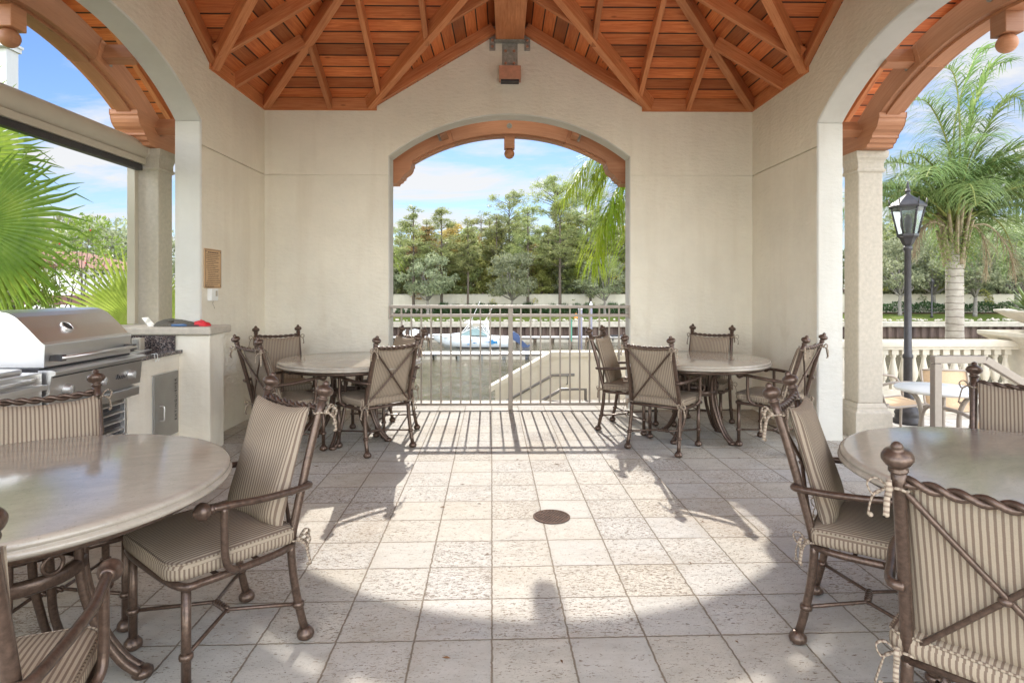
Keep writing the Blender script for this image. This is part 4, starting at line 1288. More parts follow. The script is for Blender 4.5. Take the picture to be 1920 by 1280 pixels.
for i, (px, py, Y, kd, lab) in enumerate(PN):
    h = zat(py, Y) - FB; H_ = {'pine': 13.9, 'tallpine': 15.5}[kd]
    tree('pine_tree', kd, i % 3, L['pine'], M['bark'], (at(px, Y), Y, FB), (h / H_) * rr.uniform(.95, 1.15) * (1.15 if kd == 'tallpine' else 1.35), h / H_, rr.uniform(0, 6), lab, 'pines behind the canal')
# woodland behind the wall
k = 0
UL = {'under': 'leafy green woodland tree behind the far wall', 'autumn': 'orange tinted autumn tree behind the far wall', 'oak': 'grey green woodland tree behind the far wall', 'pine': 'dark green woodland tree behind the far wall'}
cols = ['oak', 'under', 'oak', 'pine', 'under', 'autumn', 'under', 'oak', 'autumn', 'under', 'pine', 'autumn', 'under', 'under', 'autumn', 'pine', 'oak', 'under', 'autumn', 'oak', 'pine']
row = [(722 + 15.5 * i, rr.uniform(415, 470), rr.uniform(68, 77), cols[i % 21]) for i in range(31)]
row += [(735 + 20 * i, rr.uniform(468, 505), rr.uniform(67.3, 69), rr.choice(['under', 'oak', 'under', 'pine', 'under'])) for i in range(23)]
row += [(1640 + 25 * i, rr.uniform(395, 440), rr.uniform(68, 78), rr.choice(['oak', 'pine', 'under', 'oak'])) for i in range(13)]
row += [(1650 + 28 * i, rr.uniform(450, 480), rr.uniform(67.3, 68.5), rr.choice(['oak', 'under', 'oak'])) for i in range(10)]
row += [(x, rr.uniform(430, 470), rr.uniform(68, 76), rr.choice(['oak', 'pine', 'under'])) for x in (560, 600, 640, 680, 1210, 1250, 1290, 1340, 1400, 1460, 1520, 1580)]
for px, py, Y, c in row:
    h = zat(py, Y) - FB
    tree('woodland_tree', 'under', k % 3, L[c], M['bark'], (at(px, Y), Y, FB), h / 8.2 * rr.uniform(.9, 1.35), h / 8.2, rr.uniform(0, 6), UL[c], 'woodland trees behind the far wall'); k += 1
# oaks beyond the fan palm on the left
for px, Y, s_, lab in ((205, 34, 1.05, 'round grey green oak beyond the tiled house at left'), (135, 40, 1.2, 'oak behind the tiled house at left, half hidden by the fan palm'), (262, 42, 1.1, 'oak at left seen beside the stone column')):
    tree('oak_tree', 'oak', 1, L['oak'], M['barkgrey'], (at(px, Y), Y, -.4), s_ * .95, s_ * .86, rr.uniform(0, 6), lab, 'oaks behind the tiled house')


# ---- low planting on the far bank
def leaf_clump(rs, r_, h, n_, ln, wd, up=.0):
    d = rs.normal(size=(n_, 3)); d /= np.linalg.norm(d, axis=1, keepdims=True); d[:, 2] = abs(d[:, 2])
    C_ = d * rs.uniform(.4, 1, (n_, 1)) ** .4 * np.array([r_, r_, h])
    return leafquads(rs, C_, ln, wd, d + rs.normal(size=(n_, 3)) * .6 + np.array([0, 0, up]))


sh0 = quads('round_shrub', leaf_clump(rs, .55, .75, 500, .16, .09), L['hedge'])
gr0 = quads('grass_clump', leaf_clump(rs, .75, 1.0, 700, .5, .04, 2.2), L['hedge'])
for i, px in enumerate((750, 771, 791, 811)):
    o = sh0 if i == 0 else sh0.copy()
    if i: COL.objects.link(o)
    o.location = (at(px, 64), 64, FB); tag(o, ['small round shrub before the far wall, leftmost of four', 'small round shrub before the far wall, second from the left jamb', 'small round shrub before the far wall, third from the left jamb', 'small round shrub before the far wall, nearest the tall grass'][i], 'shrub', 'round shrubs before the far wall')
for i in range(16):
    px = 833 + i * 22.5
    o = gr0 if i == 0 else gr0.copy()
    if i: COL.objects.link(o)
    o.location = (at(px, 64.3), 64.3 + rr.uniform(-.3, .3), FB); o.rotation_euler = (0, 0, rr.uniform(0, 6)); o.scale = [rr.uniform(.85, 1.2)] * 3
    tag(o, 'tall dark grass clump in the row before the far wall', 'grass clump', 'grass clumps before the far wall')
Cx = rs.uniform(38, 66, 7000); Q = np.stack([Cx, rs.normal(63.6, .35, 7000), FB + .1 + 1.05 * rs.uniform(0, 1, 7000) ** .7 * (1 + .15 * np.sin(Cx * 2.1))], 1)
tag(quads('hedge', leafquads(rs, Q, .22, .11), L['hedge']), 'long clipped dark hedge in front of the far wall, seen past the lamp post', 'hedge')

# ------------------------------------------------------------------ canal: docks, boat, piles
def dock(label, x0, x1, y0, y1, zt):
    d = thing('floating_dock', label, 'dock', ((x0 + x1) / 2, y0, zt))
    w_ = x1 - x0; b = MB(); b.box2((-w_ / 2, 0, -.07), (w_ / 2, y1 - y0, 0)); b.build('deck', M['white'] if False else M['concrete_l'], d, bevel=.01)
    b = MB(); b.box2((-w_ / 2, .03, -.16), (w_ / 2, y1 - y0 - .03, -.072)); b.build('waler', M['bark'], d)
    n_ = int(w_ / 1.5)
    for i in range(n_):
        b = MB(); x = -w_ / 2 + (i + .5) * w_ / n_; b.box2((x - .62, .06, -.52), (x + .62, y1 - y0 - .06, -.165)); b.build('float', M['concrete'], d, bevel=.03)
    for i in range(int(w_ / 3)):
        b = MB(); b.box((-w_ / 2 + 1.5 + i * 3, -.03, -.11), (.22, .05, .1)); b.build('fender', M['black'], d, bevel=.01)
    return d


M['concrete_l'] = m_plain('pale_decking', (.62, .59, .54), .8, var=.1, scale=5)
dock('nearer floating dock running across the canal view in front of the boat', -18, 9, 38.4, 39.7, -2.80)
dock('farther floating dock behind the boat with a dock box at its right end', -17, 10.2, 50.8, 52.0, -2.76)
for px, lab in ((757, 'small white dock pedestal near the left jamb'), (777, 'wider white dock box beside the small pedestal')):
    p = thing('dock_box', lab, 'dock box', (at(px, 51.2), 51.2, -2.76))
    s_ = .12 if px < 760 else .38
    b = MB(); b.box2((-s_, -.2, 0), (s_, .2, .55)); b.build('body', M['white'], p, bevel=.03); b = MB(); b.prism([(-s_ - .05, .55), (s_ + .05, .55), (0, .8 if px < 760 else .68)], -.24, .24, 'y'); b.build('lid', M['white'], p)
p = thing('dock_box', 'grey dock box on short legs at the right end of the farther dock', 'dock box', (at(1158, 51), 51.0, -2.76))
b = MB(); b.box2((-.6, -.2, .05), (.6, .2, .16)); b.build('top', M['dark'], p); b = MB(); b.box2((-.5, -.18, -.35), (-.38, .18, .05)); b.box2((.38, -.18, -.35), (.5, .18, .05)); b.build('legs', M['dark'], p)
M['pile_grey'] = m_plain('pile_grey', (.19, .18, .22), .7, var=.15, scale=3); M['pile_green'] = m_plain('pile_green', (.06, .19, .13), .7, var=.2, scale=3)
for px, pt, pb, r_, mt, cap, lab in ((1108, 571, 641, .13, 'pile_grey', 1, 'thin grey mooring pile with a white cone cap'), (1070, 598, 655, .12, 'pile_green', 0, 'green mooring pile standing in the canal'), (1088, 577, 655, .16, 'pile_grey', 1, 'thick blue grey mooring pile with a flat white cap, right of the green pile')):
    Y = 1115 * 4.58 / (pb - 541); zt = zat(pt, Y)
    p = thing('mooring_pile', lab, 'pile', (at(px, Y), Y, WZ))
    b = MB(); b.lathe([(r_, -1.5), (r_, zt - WZ)], 14); b.build('shaft', M[mt], p)
    if cap:
        b = MB(); b.lathe([(r_ * 1.1, zt - WZ - .15), (r_ * 1.1, zt - WZ + .03), (.02, zt - WZ + (.28 if px > 1100 else .08))], 14); b.build('cap', M['white'], p)
    else:
        b = MB(); b.lathe([(r_ * 1.06, -.05), (r_ * 1.06, .6)], 14); b.build('splash_band', M['pile_dark'] if 'pile_dark' in M else M['bark'], p)
cn = thing('marker_cone', 'small orange marker cone on the far bank beside the thick mooring pile', 'cone', (at(1080, 60), 60, -1.6))
b = MB(); b.lathe([(.20, 0), (.19, .04), (.04, .50), (.02, .52)], 14); b.build('cone', m_plain('orange_plastic', (.75, .25, .02), .5), cn); b = MB(); b.box((0, 0, .015), (.46, .46, .04)); b.build('base', m_plain('orange_base', (.65, .2, .02), .5), cn)

# boat, bow to the left
bt = thing('motor_boat', 'white motor boat with hardtop and blue fish marks on its hull, moored in the canal', 'boat', (at(890, 46.8), 46.8, WZ))
gel = m_plain('gelcoat', (.74, .78, .80), .25, 0, var=.03); tint = m_plain('boat_glass', (.24, .33, .33), .08, 0, var=.1); blue = m_plain('fish_blue', (.03, .20, .42), .5); dkb = m_plain('engine_blue', (.05, .08, .17), .3, .1)
st = []
for i in range(15):
    f = i / 14; x = -3.15 + 6.1 * f
    hb = 1.15 * min(1, (1 - (1 - min(1, f / .55)) ** 2.2)) + .02; zs = .92 - .20 * f ** .8 + .05 * (1 - f) ** 2; zc = .10 + .42 * (1 - min(1, f / .5)) ** 2; zk = -.28 + .95 * (1 - min(1, f / .30)) ** 2.4
    st.append([(x, 0, zk), (x, hb * .55, zk + (zc - zk) * .62), (x, hb * .86, zc), (x - .12 * (1 - f), hb, zs), (x - .12 * (1 - f), hb * .93, zs + .05)])
b = MB(); m5 = 5
for sgn in (-1, 1):
    vs = [(p_[0], sgn * p_[1], p_[2]) for s_ in st for p_ in s_]
    b.add(vs, [(i * m5 + q, i * m5 + q + 1, (i + 1) * m5 + q + 1, (i + 1) * m5 + q) for i in range(14) for q in range(4)], None, True)
e = st[-1]; b.add([(p_[0], p_[1], p_[2]) for p_ in e] + [(p_[0], -p_[1], p_[2]) for p_ in e[::-1]], [tuple(range(10))])
hull = b.build('hull', gel, bt)
b = MB(); vs = [(s_[4][0], q * s_[4][1], s_[4][2] + .01) for s_ in st for q in (-1, 1)]; b.add(vs, [(2 * i, 2 * i + 1, 2 * i + 3, 2 * i + 2) for i in range(14)]); b.build('deck', gel, bt)
b = MB()
for q in (-1, 1): b.tube([(s_[3][0], q * (s_[3][1] + .012), s_[3][2]) for s_ in st], .03, 6)
b.build('rub_rail', M['white'], hull)
b = MB(); b.box2((-2.1, -.95, .0), (2.93, -.90, .085)); 
b = MB()
for q in (-1, 1): b.tube([(s_[2][0], q * (s_[2][1] + .02), .05) for s_ in st[4:]], .035, 6)
b.build('boot_stripe', M['dark'], hull)
b = MB(); b.box2((-3.5, -.16, .93), (-2.9, .16, .99)); b.tube(cr([(-3.55, 0, 1.0), (-3.6, 0, .9), (-3.45, 0, .82)], 4), .04, 6); b.build('bow_pulpit', M['white'], bt)
b = MB(); b.prism([(-2.4, .93), (-1.1, 1.10), (-.3, 1.12), (-.3, .8), (-2.4, .8)], -.75, .75, 'y'); b.build('cabin_top', gel, bt, bevel=.05)
b = MB(); b.prism([(-1.05, 1.06), (-.15, 1.50), (.25, 1.52), (1.05, .98), (.9, .95), (-.9, 1.0)], -.86, .86, 'y'); ws = b.build('windshield', tint, bt, bevel=.03)
b = MB()
for y in (-.875, .875): b.tube([(-1.1, y, 1.05), (-.17, y, 1.50), (.25, y, 1.53), (1.1, y, .98)], .025, 6)
b.build('frame', M['white'], ws)
b = MB(); b.box2((-.75, -.85, 1.90), (1.12, .85, 1.98)); b.build('hardtop', M['white'], bt, bevel=.04)
b = MB()
for y in (-.85, .85):
    b.tube([(-1.1, y, 1.05), (-.35, y, 1.9)], .028, 6); b.tube([(-.85, y, 1.2), (-.1, y, 1.9)], .022, 6); b.tube([(-.25, y, 1.5), (-.3, y, 1.9)], .022, 6)
    b.tube([(1.05, y, .95), (.45, y, 1.9)], .03, 6); b.tube([(1.25, y, .95), (.75, y, 1.9)], .03, 6); b.tube([(1.0, y, 1.9), (1.12, y, 1.0)], .025, 6)
    for h in (1.2, 1.4, 1.6): b.tube([(.62 + (1.9 - h) * .55, y, h), (1.05, y, h)], .018, 6)
b.build('hardtop_frame', M['white'], bt)
b = MB(); b.tube([(-.3, -.7, 1.98), (.45, -.7, 3.6)], .018, 5); b.tube([(.8, .5, 1.98), (1.5, .5, 3.3)], .014, 5); b.build('antenna', M['white'], bt)
b = MB(); b.prism([(2.75, 1.10), (3.05, 1.22), (3.45, .98), (3.75, .45), (3.45, .30), (2.95, .62)], -.27, .27, 'y'); en = b.build('outboard_engine', dkb, bt, bevel=.06)
b = MB(); b.prism([(3.45, .45), (3.75, .50), (4.15, .12), (4.45, .28), (4.5, .16), (4.2, -.02), (3.85, -.05), (3.5, .2)], -.07, .07, 'y'); b.build('lower_unit', dkb, en, bevel=.02)
b = MB(); b.box2((2.72, -.28, .62), (2.95, .28, 1.1)); b.build('bracket', gel, en, bevel=.04)


def hull_mark(poly, name, x0, z0, sc, mt):
    b_ = MB(); pts = [(x0 + x * sc, -1.16 - .0, z0 + z * sc) for x, z in poly]; n_ = len(poly)
    b_.add([(x, -1.125 - .06 * (z - .3) / .6 * 1.0 - .012, z) for x, y, z in pts] + [(x, -1.10 - .06 * (z - .3) / .6, z) for x, y, z in pts], [tuple(range(n_)), tuple(range(2 * n_ - 1, n_ - 1, -1))] + [(i, (i + 1) % n_, n_ + (i + 1) % n_, n_ + i) for i in range(n_)])
    return b_.build(name, mt, hull)


FISH = [(-1.5, .12), (-.6, .10), (-.1, .30), (.1, .62), (.3, .30), (.75, .16), (1.1, .34), (1.0, 0), (1.1, -.32), (.75, -.10), (.3, -.30), (0, -.38), (-.4, -.12), (-.6, .02)]
hull_mark(FISH, 'fish_mark', 1.35, .46, .42, blue)
for x, z in ((-.25, .62), (.02, .42), (-.42, .30)): hull_mark([(-.6, 0), (0, .25), (.5, .05), (.8, .25), (.75, -.2), (.45, -.02), (0, -.22)], 'fish_mark', x, z, .20, blue)

# ------------------------------------------------------------------ stair behind the terrace
sp = thing('stair_parapet', 'cream stucco stair parapet sloping down to the left behind the railing', 'parapet', (1, 8.7, 0))
po = lambda b: off(b, (-1, -8.7, 0))
b = MB(); b.prism([(4.2, .385), (.71, .385), (-.13, -.085), (-.13, -2.3), (4.2, -2.3)], 8.70, 8.88, 'y'); po(b).build('wall_panel', M['parapet'], sp)
b = MB(); b.prism([(4.2, .387), (4.2, .455), (.695, .455), (-.22, -.057), (-.20, -.125), (.715, .387)], 8.655, 8.925, 'y'); po(b).build('coping', M['parapet'], sp, bevel=.008)
b = MB(); b.tube([(-.5, 8.60, -.545), (.70, 8.60, .125), (1.02, 8.60, .135)], .02, 8)
for x, z in ((.92, .12), (.1, -.225)): b.tube(cr([(x, 8.70, z - .14), (x, 8.61, z - .11), (x, 8.60, z - .01)], 4), .010, 6)
po(b).build('handrail', M['darkrail'], sp)
b = MB()
for i in range(14): b.box2((.72 - .30 * (i + 1), 7.45, -2.32), (.72 - .30 * i, 8.69, -.52 - .17 * i - .0))
b.box2((.72, 7.45, -2.32), (4.2, 8.69, -.36)); tag(b.build('stair', M['concrete']), 'concrete stair down to the canal', kind='structure')
hr = thing('stair_handrail', 'grey metal stair handrail at the terrace edge behind the railing', 'handrail', (.9, 7.39, 0))
b = MB(); b.tube([(-1.1, 0, -.86), (-.185, 0, .135), (.115, 0, .135)], .021, 8)
b = MB(); b.tube([(-.75, 0, -.20), (-.185, 0, .128), (.115, 0, .128), (.115, 0, -.36)], .020, 8); b.build('rail', M['darkrail'], hr)
b = MB(); b.tube([(-.70, 0, -.19), (-.70, 0, -.9)], .018, 8); b.build('post', M['darkrail'], hr)

# ------------------------------------------------------------------ side patio
bl = thing('balustrade', 'cream cast stone balustrade along the patio edge behind the lamp post', 'balustrade', (5.2, 8.0, -.3))
b = MB(); b.prism([(-.12, 0), (.12, 0), (.12, .24), (.10, .26), (.10, .32), (-.10, .32), (-.10, .26), (-.12, .24)], -1.7, 1.74, 'x'); b.build('plinth', M['balustrade'], bl, bevel=.005)
b = MB(); b.prism([(-.085, .86), (-.09, .885), (-.115, .90), (-.12, .93), (-.12, .965), (-.105, .985), (.105, .985), (.12, .965), (.12, .93), (.115, .90), (.09, .885), (.085, .86)], -1.7, 1.74, 'x'); b.build('top_rail', M['balustrade'], bl)
BP = [(.040, .395), (.030, .415), (.026, .43), (.040, .45), (.053, .50), (.056, .545), (.046, .61), (.033, .67), (.026, .72), (.026, .745), (.036, .76), (.036, .775), (.028, .785)]
for i in range(24):
    x = -1.6 + i * .14; b = MB(); b.lathe(BP, 12, Matrix.Translation((x, 0, 0)), cap=False)
    b.box((x, 0, .3575), (.10, .10, .074)); b.box((x, 0, .8225), (.09, .09, .074)); b.build('baluster', M['balustrade'], bl)
pe = thing('pedestal', 'cream stone pedestal with a wide flared cap at the end of the balustrade', 'pedestal', (7.345, 7.8, -.3))
b = MB(); sq_loft(b, (0, 0), [(.48, 0), (.48, .16), (.44, .20), (.42, .24), (.395, .28), (.395, .86), (.42, .88), (.44, .92), (.50, .97), (.57, 1.02), (.60, 1.04), (.60, 1.095), (.40, 1.105)]); b.build('shaft', M['balustrade'], pe, bevel=.008)
ur = thing('urn_planter', 'wide shallow stone urn planter standing on the pedestal cap', 'urn', (7.345, 7.8, .806))
b = MB(); b.lathe([(.28, 0), (.28, .03), (.20, .05), (.19, .07), (.36, .11), (.52, .18), (.62, .245), (.66, .262), (.66, .285), (.60, .285), (.55, .24), (.001, .22)], 40, cap=False); b.build('bowl', M['balustrade'], ur)
ag = thing('agave_plant', 'pale green spiky agave growing in the stone urn', 'plant', (6.98, 7.72, 1.05))
P = []; rs2 = np.random.RandomState(5)
for i in range(70):
    a = rs2.uniform(0, 6.28); el = rs2.uniform(.1, 1.3); l = rs2.uniform(.30, .50); d = np.array([math.cos(a) * math.cos(el), math.sin(a) * math.cos(el), math.sin(el)]); s_ = np.array([-math.sin(a), math.cos(a), 0])
    p0 = np.zeros(3) + d * .03; p1 = d * l * .5 + np.array([0, 0, -.01]); p2 = d * l; w_ = .036
    P += [[p0 - s_ * w_ * .8, p0 + s_ * w_ * .8, p1 + s_ * w_, p1 - s_ * w_], [p1 - s_ * w_, p1 + s_ * w_, p2 + s_ * .002, p2 - s_ * .002]]
quads('leaves', np.array(P), L['agave'], ag)

lp = thing('lamp_post', 'black iron lamp post with a six sided glass lantern on the patio', 'lamp post', (5.05, 7.37, -.3))
b = MB(); b.lathe([(.165, 0), (.165, .05), (.145, .06), (.14, .10), (.15, .13), (.13, .17), (.085, .22), (.07, .30), (.075, .32), (.058, .36), (.050, .40), (.048, .80), (.058, .82), (.058, .85), (.044, .87), (.036, 2.15), (.05, 2.17), (.05, 2.20), (.03, 2.22)], 20); b.build('shaft', M['dark'], lp)
M['lampblack'] = M['dark']
b = MB(); H6 = [R(30 + 60 * i) for i in range(7)]
for i in range(6):
    a, c = H6[i], H6[i + 1]
    b.add([(.105 * math.cos(a), .105 * math.sin(a), 2.36), (.105 * math.cos(c), .105 * math.sin(c), 2.36), (.178 * math.cos(c), .178 * math.sin(c), 2.695), (.178 * math.cos(a), .178 * math.sin(a), 2.695)], [(0, 1, 2, 3)])
ln = b.build('lantern_glass', M['glass'], lp)
b = MB()
for i in range(6):
    a = H6[i]; b.tube([(.108 * math.cos(a), .108 * math.sin(a), 2.355), (.181 * math.cos(a), .181 * math.sin(a), 2.70)], .009, 6)
b.lathe([(.03, 2.20), (.06, 2.24), (.085, 2.30), (.118, 2.335), (.118, 2.362), (.02, 2.363)], 6, Matrix.Rotation(R(30), 4, 'Z'), smooth=False); b.build('frame', M['dark'], ln)
b = MB(); b.lathe([(.20, 2.69), (.205, 2.715), (.16, 2.76), (.03, 2.855), (.025, 2.88), (.034, 2.90), (.02, 2.93), (.008, 3.02), (.001, 3.03)], 6, Matrix.Rotation(R(30), 4, 'Z'), smooth=False)
for i in range(6): a = H6[i]; b.tube([(.19 * math.cos(a), .19 * math.sin(a), 2.70), (.20 * math.cos(a), .20 * math.sin(a), 2.80)], .008, 5)
b.build('roof', M['dark'], ln)
b = MB(); b.lathe([(.03, 2.36), (.03, 2.42), (.045, 2.47), (.04, 2.55), (.02, 2.60), (.001, 2.61)], 12); b.build('bulb', M['white'], ln)
lq = thing('lamp_post', 'thin black lamp post far away on the far bank, left of the queen palm trunk', 'lamp post', (at(1747, 60), 60, -1.6))
b = MB(); b.lathe([(.16, 0), (.10, .3), (.07, .5), (.06, 3.2)], 10); b.build('shaft', M['dark'], lq)
b = MB(); b.lathe([(.08, 3.2), (.22, 3.65), (.25, 3.7), (.03, 4.0)], 6, smooth=False); b.build('lantern', M['dark'], lq)

hn = thing('step_handrail', 'taupe square tube handrail by the steps at the right opening', 'handrail', (3.3, 4.5, 0))
b = MB(); b.box2((-.028, -.028, 0), (.028, .028, .808)); b.build('post', M['railing'], hn, bevel=.004)
b = MB(); b.box2((.93, -.028, -.3), (.986, .028, .44)); b.build('post', M['railing'], hn, bevel=.004)
b = MB(); b.beam((-.028, 0, .812), (.37, 0, .812), .056, .055); b.beam((.358, 0, .815), (1.05, 0, .40), .055, .054); b.build('rail', M['railing'], hn, bevel=.004)

pt = thing('patio_table', 'small round white patio table outside the right opening', 'table', (4.22, 5.7, -.3))
b = MB(); b.lathe([(.001, .685), (.35, .685), (.375, .695), (.382, .708), (.375, .720), (.001, .721)], 56, cap=False); b.build('tabletop', M['white'], pt)
for q in range(4):
    c, s_ = math.cos(R(45 + 90 * q)), math.sin(R(45 + 90 * q)); b = MB(); b.tube(cr([(.30 * c, .30 * s_, .68), (.20 * c, .20 * s_, .62), (.15 * c, .15 * s_, .45), (.17 * c, .17 * s_, .2), (.28 * c, .28 * s_, .012)], 5), .022, 8); b.build('leg', M['railing'], pt)


def sling_chair(label, x, y, a):
    t = thing('patio_chair', label, 'chair', (x, y, -.3), R(a), 'sling patio chairs')
    b = MB(); prof = [(-.30, .80), (-.275, .70), (-.20, .45), (-.17, .40), (-.10, .375), (.10, .395), (.24, .415), (.27, .40)]
    pp_ = cr([(0, y_, z_) for y_, z_ in prof], 4)
    vs = [(s_ * .245, p_.y, p_.z) for p_ in pp_ for s_ in (-1, 1)]; b.add(vs, [(2 * i, 2 * i + 1, 2 * i + 3, 2 * i + 2) for i in range(len(pp_) - 1)], None, True)
    sl_ = b.build('sling', M['sling'], t); so2 = sl_.modifiers.new('thick', 'SOLIDIFY'); so2.thickness = .006
    for s_ in (-1, 1):
        b = MB(); b.tube([(s_ * .255, p_.y, p_.z) for p_ in pp_], .014, 8); b.build('side_rail', M['railing'], t)
        b = MB(); b.tube(cr([(s_ * .27, -.24, .62), (s_ * .30, -.12, .655), (s_ * .31, .10, .655), (s_ * .31, .24, .61), (s_ * .30, .30, .45), (s_ * .29, .28, .25), (s_ * .28, .27, .01)], 5), .015, 8); b.build('arm_leg', M['railing'], t)
        b = MB(); b.tube(cr([(s_ * .26, -.16, .42), (s_ * .28, -.25, .2), (s_ * .28, -.33, .01)], 5), .015, 8); b.build('rear_leg', M['railing'], t)
    b = MB(); b.tube([(-.25, -.30, .802), (.25, -.30, .802)], .014, 8); b.tube([(-.25, .25, .40), (.25, .25, .40)], .014, 8); b.build('cross_bar', M['railing'], t)
    return t


sling_chair('tan sling patio chair with its back to us in front of the white patio table', 4.07, 5.02, 2)
c2 = sling_chair('sling patio chair seen over the far edge of the white patio table', 4.98, 6.5, 165); c2.scale = (.9, .9, .93)
sling_chair('sling patio chair beside the lamp post foot, partly behind the stone column', 4.40, 6.72, -95)


# ------------------------------------------------------------------ palms
def frond(path, n_=58, ll=.55, droop=.7, rs=rs, wd=.020, start=.16, spread=.75):
    pts = [np.array(p) for p in cr(path, 12)]
    seg = np.linalg.norm(np.diff(pts, axis=0), axis=1); cum = np.concatenate([[0], np.cumsum(seg)]); Lt = cum[-1]
    out = []
    for i in range(n_):
        f = start + (1 - start) * (i + rs.uniform(0, .8)) / n_
        q = f * Lt; j = min(len(pts) - 2, int(np.searchsorted(cum, q)) - 1 if q > 0 else 0); j = max(0, j)
        p = pts[j] + (pts[j + 1] - pts[j]) * ((q - cum[j]) / max(1e-6, seg[j])); t = (pts[j + 1] - pts[j]) / max(1e-6, seg[j])
        sd_ = np.cross(t, [0, 0, 1.0]); nn = np.linalg.norm(sd_); sd_ = sd_ / nn if nn > .05 else np.array([0, 1.0, 0])
        up = np.cross(sd_, t)
        for s_ in (-1, 1):
            l = ll * (math.sin(math.pi * (.12 + .83 * f)) ** .6) * rs.uniform(.75, 1.15)
            d = sd_ * s_ * spread * rs.uniform(.6, 1.2) + t * rs.uniform(.35, .75) + up * rs.uniform(-.15, .45); d /= np.linalg.norm(d)
            w = np.cross(d, [0, 0, 1.0]); w = w / max(.05, np.linalg.norm(w)); w = w * .8 + up * .3 * s_
            a = p; dd = d; prev = None; m_ = 4
            for k_ in range(m_ + 1):
                ww = wd * (1 - (k_ / m_) ** 1.6 * .92) * .5
                cur = (a - w * ww, a + w * ww)
                if prev is not None: out.append([prev[0], prev[1], cur[1], cur[0]])
                prev = cur; a = a + dd * l / m_; dd = dd + np.array([0, 0, -droop / m_ * (1 + k_ * .6)]); dd /= np.linalg.norm(dd)
    return np.array(out)


def arc_path(base, az, el, length, curl):
    p = np.array(base, float); el_ = el; out = [tuple(p)]; n_ = 6
    for i in range(n_):
        p = p + np.array([math.cos(az) * math.cos(el_), math.sin(az) * math.cos(el_), math.sin(el_)]) * length / n_; el_ -= curl / n_ * (.6 + .25 * i); out.append(tuple(p))
    return out


def queen_palm(label, x, y, zb, zc, r_, paths, n_rand, leaf, seed, az=(0, 6.28), ln=2.6, dead=(), el=(.35, 1.35), per=56, dens=.020, ll=.62, dr=.9):
    rs_ = np.random.RandomState(seed)
    t = thing('queen_palm', label, 'palm', (x, y, zb), 0, 'queen palms around the pavilion'); loc = np.array([x, y, zb])
    b = MB(); H_ = zc - zb; zz = [-.2 + (H_ + .05) * i / 60 for i in range(61)]
    b.tube([(0, 0, z) for z in zz], [r_ * (1.12 - .16 * i / 60) * (1 + .035 * (i % 4 == 0)) for i in range(61)], 14)
    b.build('trunk', M['barkpalm'], t)
    allp = [[tuple(np.array(p) - loc) for p in pth] for pth in paths]
    for i in range(n_rand):
        a = rs_.uniform(*az); allp.append(arc_path((rs_.normal() * .04, rs_.normal() * .04, H_ - .1 + rs_.uniform(0, .25)), a, rs_.uniform(*el), ln * rs_.uniform(.8, 1.1), rs_.uniform(1.2, 2.1)))
    for pth in allp:
        st_ = MB(); pc = cr(pth, 8); st_.tube(pc, [.024 * (1 - .88 * k_ / (len(pc) - 1)) + .002 for k_ in range(len(pc))], 6, flat=.7)
        fo = quads('frond', frond(pth, per, ll, dr, rs_, dens), leaf, t); st_.build('stalk', M['stalk'], fo)
    for pth in dead:
        pth = [tuple(np.array(p) - loc) for p in pth]; pc = cr(pth, 8); st_ = MB(); st_.tube(pc, [.028 * (1 - .8 * k_ / (len(pc) - 1)) for k_ in range(len(pc))], 6, flat=.6)
        fo = quads('dead_frond', frond(pth, 46, .42, 1.6, rs_, .018, .35, .35), L['dry'], t); st_.build('stalk', M['drystalk'], fo)
    bo = MB()
    for i in range(16):
        a = i * 2.4; z0 = H_ - .55 + i * .035; bo.tube(cr([(r_ * .9 * math.cos(a), r_ * .9 * math.sin(a), z0 - .1), (r_ * 1.35 * math.cos(a), r_ * 1.35 * math.sin(a), z0 + .2), (r_ * 1.9 * math.cos(a), r_ * 1.9 * math.sin(a), z0 + .5)], 4), [.06, .058, .055, .05, .045, .042, .038, .034, .03], 6, flat=.4)
    bo.build('boots', M['drystalk'], t)
    return t


M['barkpalm'] = None
nb = N('palm_trunk'); vb = nb.coord('Object'); sb_ = nb.n('ShaderNodeSeparateXYZ'); nb.l(vb, sb_.inputs[0])
wv = nb.math('FRACT', nb.math('ADD', nb.math('MULTIPLY', sb_.outputs[2], 9), nb.math('MULTIPLY', nb.noise(5, 3, .5, vb), .7)))
nb.base(nb.mix(nb.ramp(wv, [(.05, (1, 1, 1)), (.2, (0, 0, 0))]), nb.ramp(nb.noise(7, 6, .7, vb), [(.3, (.30, .265, .225)), (.7, (.47, .43, .37))]), (.17, .14, .115)), .9); nb.bump(wv, .4, .01); M['barkpalm'] = nb.m
M['stalk'] = m_plain('frond_stalk', (.22, .24, .06), .5, 0, var=.2); M['drystalk'] = m_plain('dry_stalk', (.36, .29, .20), .8, 0, var=.3, scale=12)


def pp(px, py, Y): return (at(px, Y), Y, zat(py, Y))


